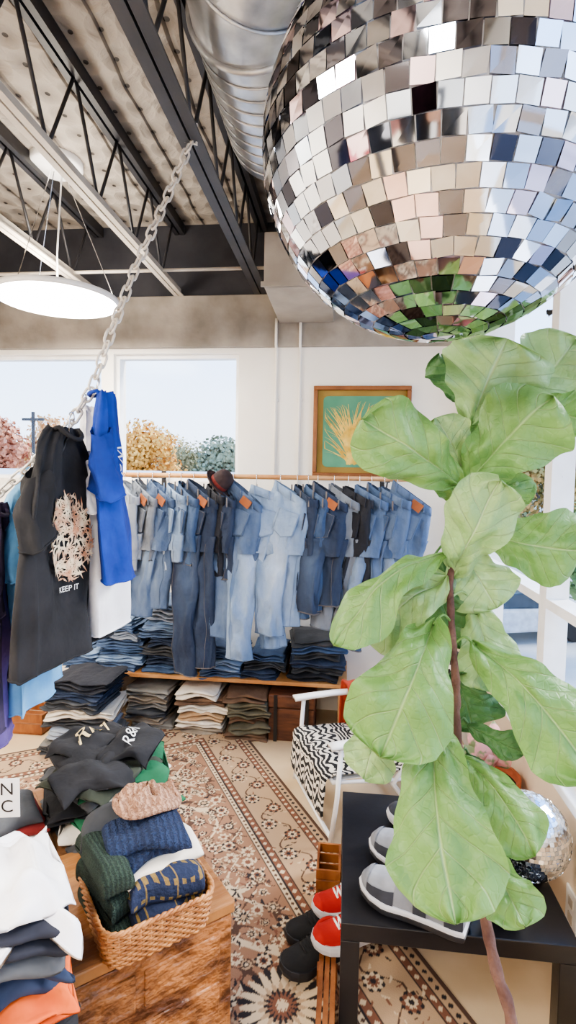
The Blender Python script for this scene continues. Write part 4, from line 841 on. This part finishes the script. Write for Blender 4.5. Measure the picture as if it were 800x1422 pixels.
def bl(u,v):
    pr=[(0,(-.262,.10)),(.16,(-.252,.27)),(.22,(-.2,.288)),(.5,(.1,.265)),(.58,(.175,.30)),(.95,(.345,.735)),(.97,(.375,.745)),(1,(.40,.69))]
    for i in range(len(pr)-1):
        if v<=pr[i+1][0]: f=(v-pr[i][0])/(pr[i+1][0]-pr[i][0]); y=pr[i][1][0]*(1-f)+pr[i+1][1][0]*f; z=pr[i][1][1]*(1-f)+pr[i+1][1][1]*f; break
    x=(u-.5)*.45; n=NO(x*9,v*9,3)*.026; return (x+NO(v*8,2,u)*.014,y-abs(n)*.4-.004,z+n*.6+.010)
t=thing('woven_blanket','black and white patterned woven blanket draped over the white chair','blanket',(cc.x,cc.y,0),crz); uvgrid(bl,36,60,'blanket_cloth',blanket_mat(),t,.006)
t=thing('rust_garment','rust red garment draped over the far arm of the white chair','garment',(cc.x,cc.y,0),crz)
q=MB()
def drape(u,v):
    s_=(v-.5)*2
    if abs(s_)<.12: xx,zz=-.25+.035*s_/.12,.462
    else: d=(abs(s_)-.12); xx=-.25+math.copysign(.035+.01*d,s_); zz=.462-.26*d*(1 if s_<0 else .8)
    f=.012*math.sin(u*17+v*3)+.012*NO(u*5,v*5,4); return (xx+math.copysign(f*.6+.008,s_),.11+(u-.5)*.2+f*.4,zz+.02*NO(u*4,v*4,9)+(.02 if abs(s_)<.12 else 0))
q.grid(drape,24,30); q.build('draped_cloth',cloth('rust_red',(150,48,30),(176,70,46),bump=.5,bs=25),t,smooth=True,solid=.008)
# ---------------------------------------------------------------- fiddle leaf fig
def leaf_mat(name,cA,cB,cV):
    m,nt,b=mk(name); L=nt.links.new; uv=N(nt,'ShaderNodeUVMap'); s_=N(nt,'ShaderNodeSeparateXYZ'); L(uv.outputs[0],s_.inputs[0]); M_=lambda *a: mth(nt,*a)
    t_=M_('ABSOLUTE',M_('MULTIPLY',M_('SUBTRACT',s_.outputs[0],.5),2)); q=M_('SUBTRACT',M_('MULTIPLY',s_.outputs[1],6.5),M_('MULTIPLY',M_('POWER',t_,.9),1.6))
    d=M_('ABSOLUTE',M_('SUBTRACT',M_('FRACT',q),.5)); sv=M_('SUBTRACT',1,M_('MINIMUM',M_('DIVIDE',d,.05),1)); mv=M_('SUBTRACT',1,M_('MINIMUM',M_('DIVIDE',t_,.045),1))
    vein=M_('MAXIMUM',M_('MULTIPLY',sv,.7),mv)
    tc=N(nt,'ShaderNodeTexCoord'); no=N(nt,'ShaderNodeTexNoise'); no.inputs['Scale'].default_value=9; no.inputs['Detail'].default_value=4; L(tc.outputs['Object'],no.inputs['Vector'])
    fc=M_('ADD',M_('MULTIPLY',no.outputs[0],.9),M_('SUBTRACT',M_('MULTIPLY',M_('SUBTRACT',.5,M_('MINIMUM',d,.5)),.35),.05))
    mx=N(nt,'ShaderNodeMix',data_type='RGBA'); L(fc,mx.inputs[0]); mx.inputs[6].default_value=lin(cA); mx.inputs[7].default_value=lin(cB)
    m2=N(nt,'ShaderNodeMix',data_type='RGBA'); L(vein,m2.inputs[0]); L(mx.outputs[2],m2.inputs[6]); m2.inputs[7].default_value=lin(cV); L(m2.outputs[2],b.inputs['Base Color'])
    b.inputs['Roughness'].default_value=.45
    vo=N(nt,'ShaderNodeTexVoronoi'); vo.feature='DISTANCE_TO_EDGE'; vo.inputs['Scale'].default_value=75; L(tc.outputs['Object'],vo.inputs['Vector'])
    h=M_('ADD',M_('MULTIPLY',vein,-1.2),M_('MULTIPLY',M_('MINIMUM',vo.outputs['Distance'],.15),1.0))
    bp=N(nt,'ShaderNodeBump'); bp.inputs['Strength'].default_value=.7; bp.inputs['Distance'].default_value=.005; L(h,bp.inputs['Height']); L(bp.outputs[0],b.inputs['Normal'])
    tr=N(nt,'ShaderNodeBsdfTranslucent'); L(mx.outputs[2],tr.inputs[0]); ms=N(nt,'ShaderNodeMixShader'); ms.inputs[0].default_value=.25; out=[n for n in nt.nodes if n.type=='OUTPUT_MATERIAL'][0]
    L(b.outputs[0],ms.inputs[1]); L(tr.outputs[0],ms.inputs[2]); L(ms.outputs[0],out.inputs[0]); return m
lmA=leaf_mat('fig_leaf',(90,132,66),(128,164,94),(176,202,144)); lmB=leaf_mat('fig_leaf_pale',(124,158,96),(158,186,128),(192,212,166)); lmC=leaf_mat('fig_leaf_dark',(54,92,50),(82,120,70),(126,156,106))
tp=[at(648,560,1.06),at(638,700,1.04),at(626,795,.99),at(628,880,.97),at(634,960,.96),at(634,1010,.96),at(650,1130,.94),at(672,1265,.90),at(690,1350,.87),at(712,1430,.85)]
tp.append(Vector((tp[-1].x+.015,tp[-1].y-.03,.42))); tp.append(Vector((tp[-1].x+.01,tp[-1].y-.01,.27)))
pot=Vector((tp[-1].x,tp[-1].y,0)); plant=thing('fiddle_leaf_fig','tall fiddle-leaf fig with big green leaves below the mirror ball','plant',pot)
bark=mat('fig_bark',(74,48,42),(108,80,70),rough=.9,ns=20,bump=.8,bs=60)
def cr_(P,n=5):
    o=[]
    for i in range(len(P)-1):
        p0,p1,p2_,p3_=P[max(i-1,0)],P[i],P[i+1],P[min(i+2,len(P)-1)]
        for k in range(n):
            t_=k/n; o.append(.5*((2*p1)+(p2_-p0)*t_+(2*p0-5*p1+4*p2_-p3_)*t_*t_+(3*p1-p0-3*p2_+p3_)*t_**3))
    o.append(P[-1]); return o
tps=cr_([p-pot for p in tp]); rads=[.003+.0080*(i/len(tps))**.6+.001*math.sin(i*2.1) for i in range(len(tps))]
MB().tube(tps,rads,12).build('trunk',bark,plant,smooth=True)
MB().lathe([(0,0),(.13,0),(.17,.3),(.18,.3),(.18,.34),(.165,.34),(.162,.31)],40).build('pot_shell',mat('pot_grey',(120,116,112),bump=.1),plant,smooth=True)
MB().lathe([(0,.315),(.163,.31)],30).build('soil',soil,plant)
PW=[(0,.06),(.06,.3),(.15,.46),(.3,.58),(.42,.66),(.55,.84),(.68,.98),(.78,1),(.87,.9),(.94,.66),(.98,.36),(1,.04)]
def fig_leaf(bpx,bd_,tpx,td,wpx,m,node=None,bow=.12,cup=.2,roll=0,seed=0):
    B=at(*bpx,bd_); T=at(*tpx,td); dmean=(bd_+td)/2; w_=wpx/2/FP*dmean; Lv=T-B; Ln=Lv.length
    view=(CAM-(B+T)/2).normalized(); sd=Lv.cross(view).normalized(); nrm=sd.cross(Lv).normalized(); Rm=Matrix.Rotation(math.radians(roll),3,Lv.normalized()); sd=Rm@sd; nrm=Rm@nrm; B0=B-pot
    def fn(u,v):
        tt=(u-.5)*2; w0=lerp_tab(PW,v)*w_*(1+.15*NO(v*5,2.5*(1 if tt>0 else -1),seed)+.03*math.sin(v*26+seed)); x=tt*w0
        q=v*6.5-abs(tt)**.9*1.6; dd=abs(q-math.floor(q)-.5)
        z=bow*Ln*math.sin(PI*v)-cup*abs(tt)**1.6*w0 +.22*w_*abs(tt)**2.4*math.sin(v*14+seed+tt*2)+.12*w_*NO(tt*2+seed,v*4,1)*2+.045*w_*min(1,abs(tt)*5)*(dd*2)+.04*w_*min(1,abs(tt)*8)
        return B0+Lv*v+sd*(x+.04*Ln*math.sin(PI*v)*math.sin(seed))+nrm*z
    uvgrid(fn,26,64,'leaf',m,plant)
    if node is None: node=min(tps,key=lambda p:(p-B0).length+ (0 if p.z>B0.z-.12 else .3))
    e_=B0+Lv*.03; mid=(Vector(node)+e_)/2+Vector((0,0,.015))
    MB().tube(cr_([Vector(node),mid,e_],4),.0024,6).build('petiole',m,plant,smooth=True)
LF=[((638,672),1.0,(502,582),.93,112,lmA,.12,.25,8),
((640,560),1.08,(612,492),1.1,64,lmC,.1,.2,0),
((655,590),1.05,(705,470),.98,146,lmB,.1,.3,0),
((645,680),1.02,(770,550),.92,132,lmA,.12,.3,-10),
((700,580),1.06,(800,470),1.0,120,lmB,.1,.2,0),
((730,560),1.0,(815,585),.95,74,lmA,.1,.2,0),
((628,800),1.0,(695,665),.9,100,lmB,.14,.35,12),
((672,740),1.03,(808,765),.95,112,lmA,.12,.25,5),
((622,770),.99,(464,898),.9,84,lmA,.16,.5,34),
((622,800),.99,(500,880),1.0,110,lmB,.12,.3,20),
((640,760),1.04,(690,845),1.0,90,lmB,.1,.2,0),
((645,660),1.02,(605,580),1.02,72,lmB,.1,.2,0),
((640,700),1.05,(618,640),1.02,70,lmA,.1,.2,0),
((650,690),1.04,(650,590),1.03,80,lmA,.1,.2,0),
((660,640),1.08,(735,700),1.04,66,lmA,.1,.2,0),
((604,862),.95,(528,1052),.84,142,lmA,.16,.3,0),
((655,890),.96,(825,1080),.84,118,lmA,.14,.3,-8),
((604,995),.95,(634,1284),.76,150,lmA,.1,.22,6),
((648,1005),.96,(730,1045),.92,44,lmC,.1,.2,20),
((642,1050),.94,(742,1190),.84,84,lmA,.14,.3,-14),
((678,1180),.92,(730,1288),.82,80,lmA,.1,.25,0),
((540,985),1.0,(506,1082),.98,76,lmB,.1,.2,0),
((630,930),1.02,(655,1010),1.03,90,lmC,.1,.2,0),
((655,830),1.03,(690,960),1.0,90,lmB,.1,.2,0),
((600,770),1.04,(640,900),1.05,90,lmC,.1,.2,0),
((650,1045),.97,(680,1150),.95,70,lmC,.1,.2,0),
((690,690),1.06,(715,650),1.05,50,lmB,.1,.2,0)]
for i,(b_,bd_,tq,td,w_,m,bow,cup,roll) in enumerate(LF): fig_leaf(b_,bd_,tq,td,w_,m,None,bow,cup,roll,i*1.9)
# ---------------------------------------------------------------- paper bats on window
batp=[(0,.3),(.08,.42),(.12,.28),(.3,.36),(.6,.42),(1,.3),(.82,.1),(.7,-.08),(.5,.0),(.36,-.14),(.2,-.05),(0,-.3)]; batp=batp+[(-x,y) for x,y in reversed(batp[1:-1])]
for px,py,s_,lab in((735,645,.04,'black paper bat on the window nearest the picture'),(775,662,.034,'black paper bat on the glass, lower right of the first'),(782,722,.034,'lowest black paper bat on the right window'),(746,690,.024,'smallest black paper bat on the right window'),(762,436,.04,'black paper bat high under the mirror ball')):
    p=atx(px,py,X1+.054); q=MB(); q.prism([(x*s_,y*s_) for x,y in batp],.002,Matrix.Rotation(.3,3,'X')@Matrix.Rotation(-PI/2,3,'Z')@Matrix.Rotation(PI/2,3,'X')); tag(q.build('paper_bat',black_plastic,loc=(X1+.0565,p.y,p.z)),lab,'bat decoration','paper bats on the window')
p=atx(792,1345,X1); t=thing('wall_outlet','white outlet plate low on the beige wall','outlet',(X1,p.y,max(.2,p.z)),0)
MB().bb((-.008,-.04,-.06),(0,.04,.06)).build('plate',frame_white,t,bevel=.003)
for z in(-.025,.025): MB().bb((-.010,-.015,z-.014),(-.008,.015,z+.014)).build('socket',steel_cream,t)
# ---------------------------------------------------------------- unseen clothes racks added for the mirror tiles to reflect
for gy,gx,nm in((-1.5,-1.1,'added black metal garment rack behind the viewer'),(-.6,-1.9,'second added black garment rack nearer the left wall')):
    t=thing('added_garment_rack',nm,'rack',(gx,gy,0),0,'added racks behind the viewer'); MB().tube([(-1.0,0,.0),(-1.0,0,1.7),(1.0,0,1.7),(1.0,0,0)],.015,8).build('rack_frame',steel_black,t,smooth=True)
cl=[(176,110,122),(236,230,226),(40,50,80),(130,50,54),(24,24,28),(204,150,156),(30,34,44),(170,150,120),(70,34,44),(230,230,235),(24,28,40),(160,116,90),(120,60,80),(26,26,28)]; cn=['pink','off-white','navy','red','black','pale pink','blue-black','sand','wine','cool white','ink blue','clay','magenta','coal black']
for i in range(14):
    tee((-2.0+i*.135,-1.5,1.64),75,.68,cloth('rear_%d'%i,cl[i]),i*1.3,cn[i]+' shirt on the added rack behind the viewer',.5,'added shirts on the rear rack',nu=20,nr=8,hems=False)
for i in range(9):
    tee((-2.75+i*.2,-.6,1.64),70,.68,cloth('rear_%d'%((i*3+2)%14),cl[(i*3+2)%14]),i*2.3,cn[(i*3+2)%14]+' shirt on the added rack by the left wall',.5,'added shirts on the left rear rack',nu=20,nr=8,hems=False)
# ---------------------------------------------------------------- outside
asph=mat('asphalt',(150,150,150),(180,180,178),rough=.95,ns=.5,bump=0)
struct(MB().bb((-70,Y1+.6,-3.1),(70,80,-3.0)).build('ground',asph),'grey street outside','ground'); struct(MB().bb((X1+.6,-40,-3.1),(70,Y1+.6,-3.0)).build('ground_side',asph),'grey car park outside','ground')
bw_=mat('building_white',(236,232,228),bump=0,ns=.4); bt=mat('building_tan',(206,186,166),bump=0,ns=.4); dkg=mat('dark_glass',(60,70,80),rough=.2,bump=0)
def building(loc,d,m,label):
    t=thing('building',label,'building',loc); MB().bb((-d[0]/2,0,0),(d[0]/2,d[1],d[2])).build('walls',m,t); MB().bb((-d[0]/2-.15,-.15,d[2]),(d[0]/2+.15,d[1],d[2]+.25)).build('parapet',bw_,t)
    n=int(d[0]/2.2)
    for k in range(n): MB().bb((-d[0]/2+1+k*2.2,-.05,1.2),(-d[0]/2+2.2+k*2.2,.02,2.6)).build('window',dkg,t)
building((-14,14,-3),(26,2.5,4.4),bw_,'low white building beyond the back windows')
building((14,34,-3),(12,6,5.5),bw_,'white building beyond the right windows'); building((14,4,-3),(8,8,5),bt,'tan building at the far right outside')
def tree(x,y,top,r_,c1,c2,label,seed):
    rr=random.Random(seed); t=thing('tree',label,'tree',(x,y,-3),0,'trees outside'); h=top+3
    MB().tube([(0,0,0),(.1,0,h*.4),(0,.1,h*.7)],[.2,.15,.08],8).build('trunk',bark,t,smooth=True)
    q=MB(); cls=[(math.cos(k*2.4)*rr.uniform(0,.75)*r_,math.sin(k*2.4)*rr.uniform(0,.25)*r_,h-r_*.55-rr.uniform(0,1.1)*r_+(.25*r_ if k<5 else 0),rr.uniform(.32,.5)*r_) for k in range(20)]
    for k in range(9000):
        c=cls[rr.randrange(20)]; d=Vector((rr.gauss(0,1),rr.gauss(0,1),rr.gauss(0,1))).normalized()*c[3]*rr.uniform(.3,1.05); o=Vector(c[:3])+d
        if o.z>h: o.z=h-rr.random()*.3
        a=Vector((rr.gauss(0,1),rr.gauss(0,1),rr.gauss(0,1))).normalized()*.105; b_=a.cross(d).normalized()*.085; q.add([o-a,o-b_,o+a,o+b_],[(0,1,2,3)])
    q.build('foliage',mat('fol_%d'%seed,c1,c2,ns=.9,bump=0),t)
for i,(px,py,Y,r_,c1,c2,lab) in enumerate(((-20,556,21,1.9,(180,112,84),(208,150,118),'tall russet tree at the left edge of the window'),(30,582,36,3.2,(198,140,76),(226,178,112),'orange tree beside the utility pole'),(88,578,29,2.5,(198,142,86),(226,178,122),'amber tree behind the hanging shirts'),(190,576,27,2.5,(206,140,52),(234,184,92),'golden orange tree in the right window pane'),(236,592,46,4.2,(168,148,84),(200,176,112),'yellow-olive tree beside the golden tree'),(274,600,33,2.9,(128,126,90),(162,156,116),'olive green tree in the middle of the right pane'),(322,606,24,2.2,(112,120,96),(146,152,124),'grey-green tree at the right of the back window'),(136,588,44,3.8,(196,152,94),(222,182,124),'pale orange tree behind the window mullion'))):
    p=aty(px,py,Y); tree(p.x,Y,p.z,r_,c1,c2,lab,i+1)
for i,(px,py,dd,r_,c1,c2,lab) in enumerate(((790,560,20,2.4,(120,138,88),(196,148,84),'mixed green and orange tree outside the right window'),(705,610,30,3.0,(106,126,90),(146,154,110),'green tree beyond the fig plant'),(880,640,14,1.8,(96,124,70),(140,156,96),'dark green tree far right outside'))):
    p=at(px,py,dd); tree(p.x,p.y,p.z,r_,c1,c2,lab,i+11)
p=aty(46,572,18); t=thing('utility_pole','thin utility pole rising above the orange tree','pole',(p.x,18,-3)); MB().tube([(0,0,0),(0,0,p.z+3)],.06,8).build('post',steel_black,t); MB().bb((-.4,-.04,p.z+2.7),(.4,.04,p.z+2.78)).build('crossarm',steel_black,t)
p=atz(712,850,-2.3); t=thing('parked_car','silver car parked outside the right windows','car',(p.x,p.y,-3),math.radians(20)); carp=mat('car_paint',(196,200,206),rough=.25,metal=.4,bump=0)
q=MB(); prf=[(-2.2,.35),(-2.2,.85),(-1.9,.98),(-1.2,1.02),(1.3,.95),(2.1,.78),(2.25,.5),(2.2,.3)]; q.prism(prf,1.75,Matrix.Rotation(PI/2,3,'X')); q.build('car_body',carp,t,bevel=.08)
q=MB(); q.prism([(-1.8,.98),(-1.2,1.42),(.3,1.45),(1.1,.98)],1.5,Matrix.Rotation(PI/2,3,'X')); q.build('cabin',dkg,t,bevel=.06)
for x in(-1.4,1.4):
    for y in(-.85,.85): MB().tube([(x,y-.1,.33),(x,y+.1,.33)],.33,20).build('wheel',black_plastic,t,smooth=False)
# ---------------------------------------------------------------- light
wd_=D.worlds.new('world'); SC.world=wd_; wd_.use_nodes=True; nt=wd_.node_tree; bg=nt.nodes['Background']; tc=N(nt,'ShaderNodeTexCoord'); s_=N(nt,'ShaderNodeSeparateXYZ'); nt.links.new(tc.outputs['Generated'],s_.inputs[0]); cr=N(nt,'ShaderNodeValToRGB'); nt.links.new(s_.outputs[2],cr.inputs[0]); cr.color_ramp.elements[0].color=lin((218,234,255)); cr.color_ramp.elements[1].color=lin((140,186,250)); cr.color_ramp.elements[1].position=.6; nt.links.new(cr.outputs[0],bg.inputs[0]); bg.inputs[1].default_value=1.8
sl=D.lights.new('sun','SUN'); sl.energy=3.5; sl.angle=math.radians(25); sl.color=(1,.96,.9); so=D.objects.new('sun',sl); COL.objects.link(so); so.rotation_euler=Vector((-.8,-.35,-.62)).to_track_quat('-Z','Y').to_euler()
SC.view_settings.view_transform='AgX'; SC.view_settings.look='AgX - Medium High Contrast'; SC.view_settings.exposure=1.15
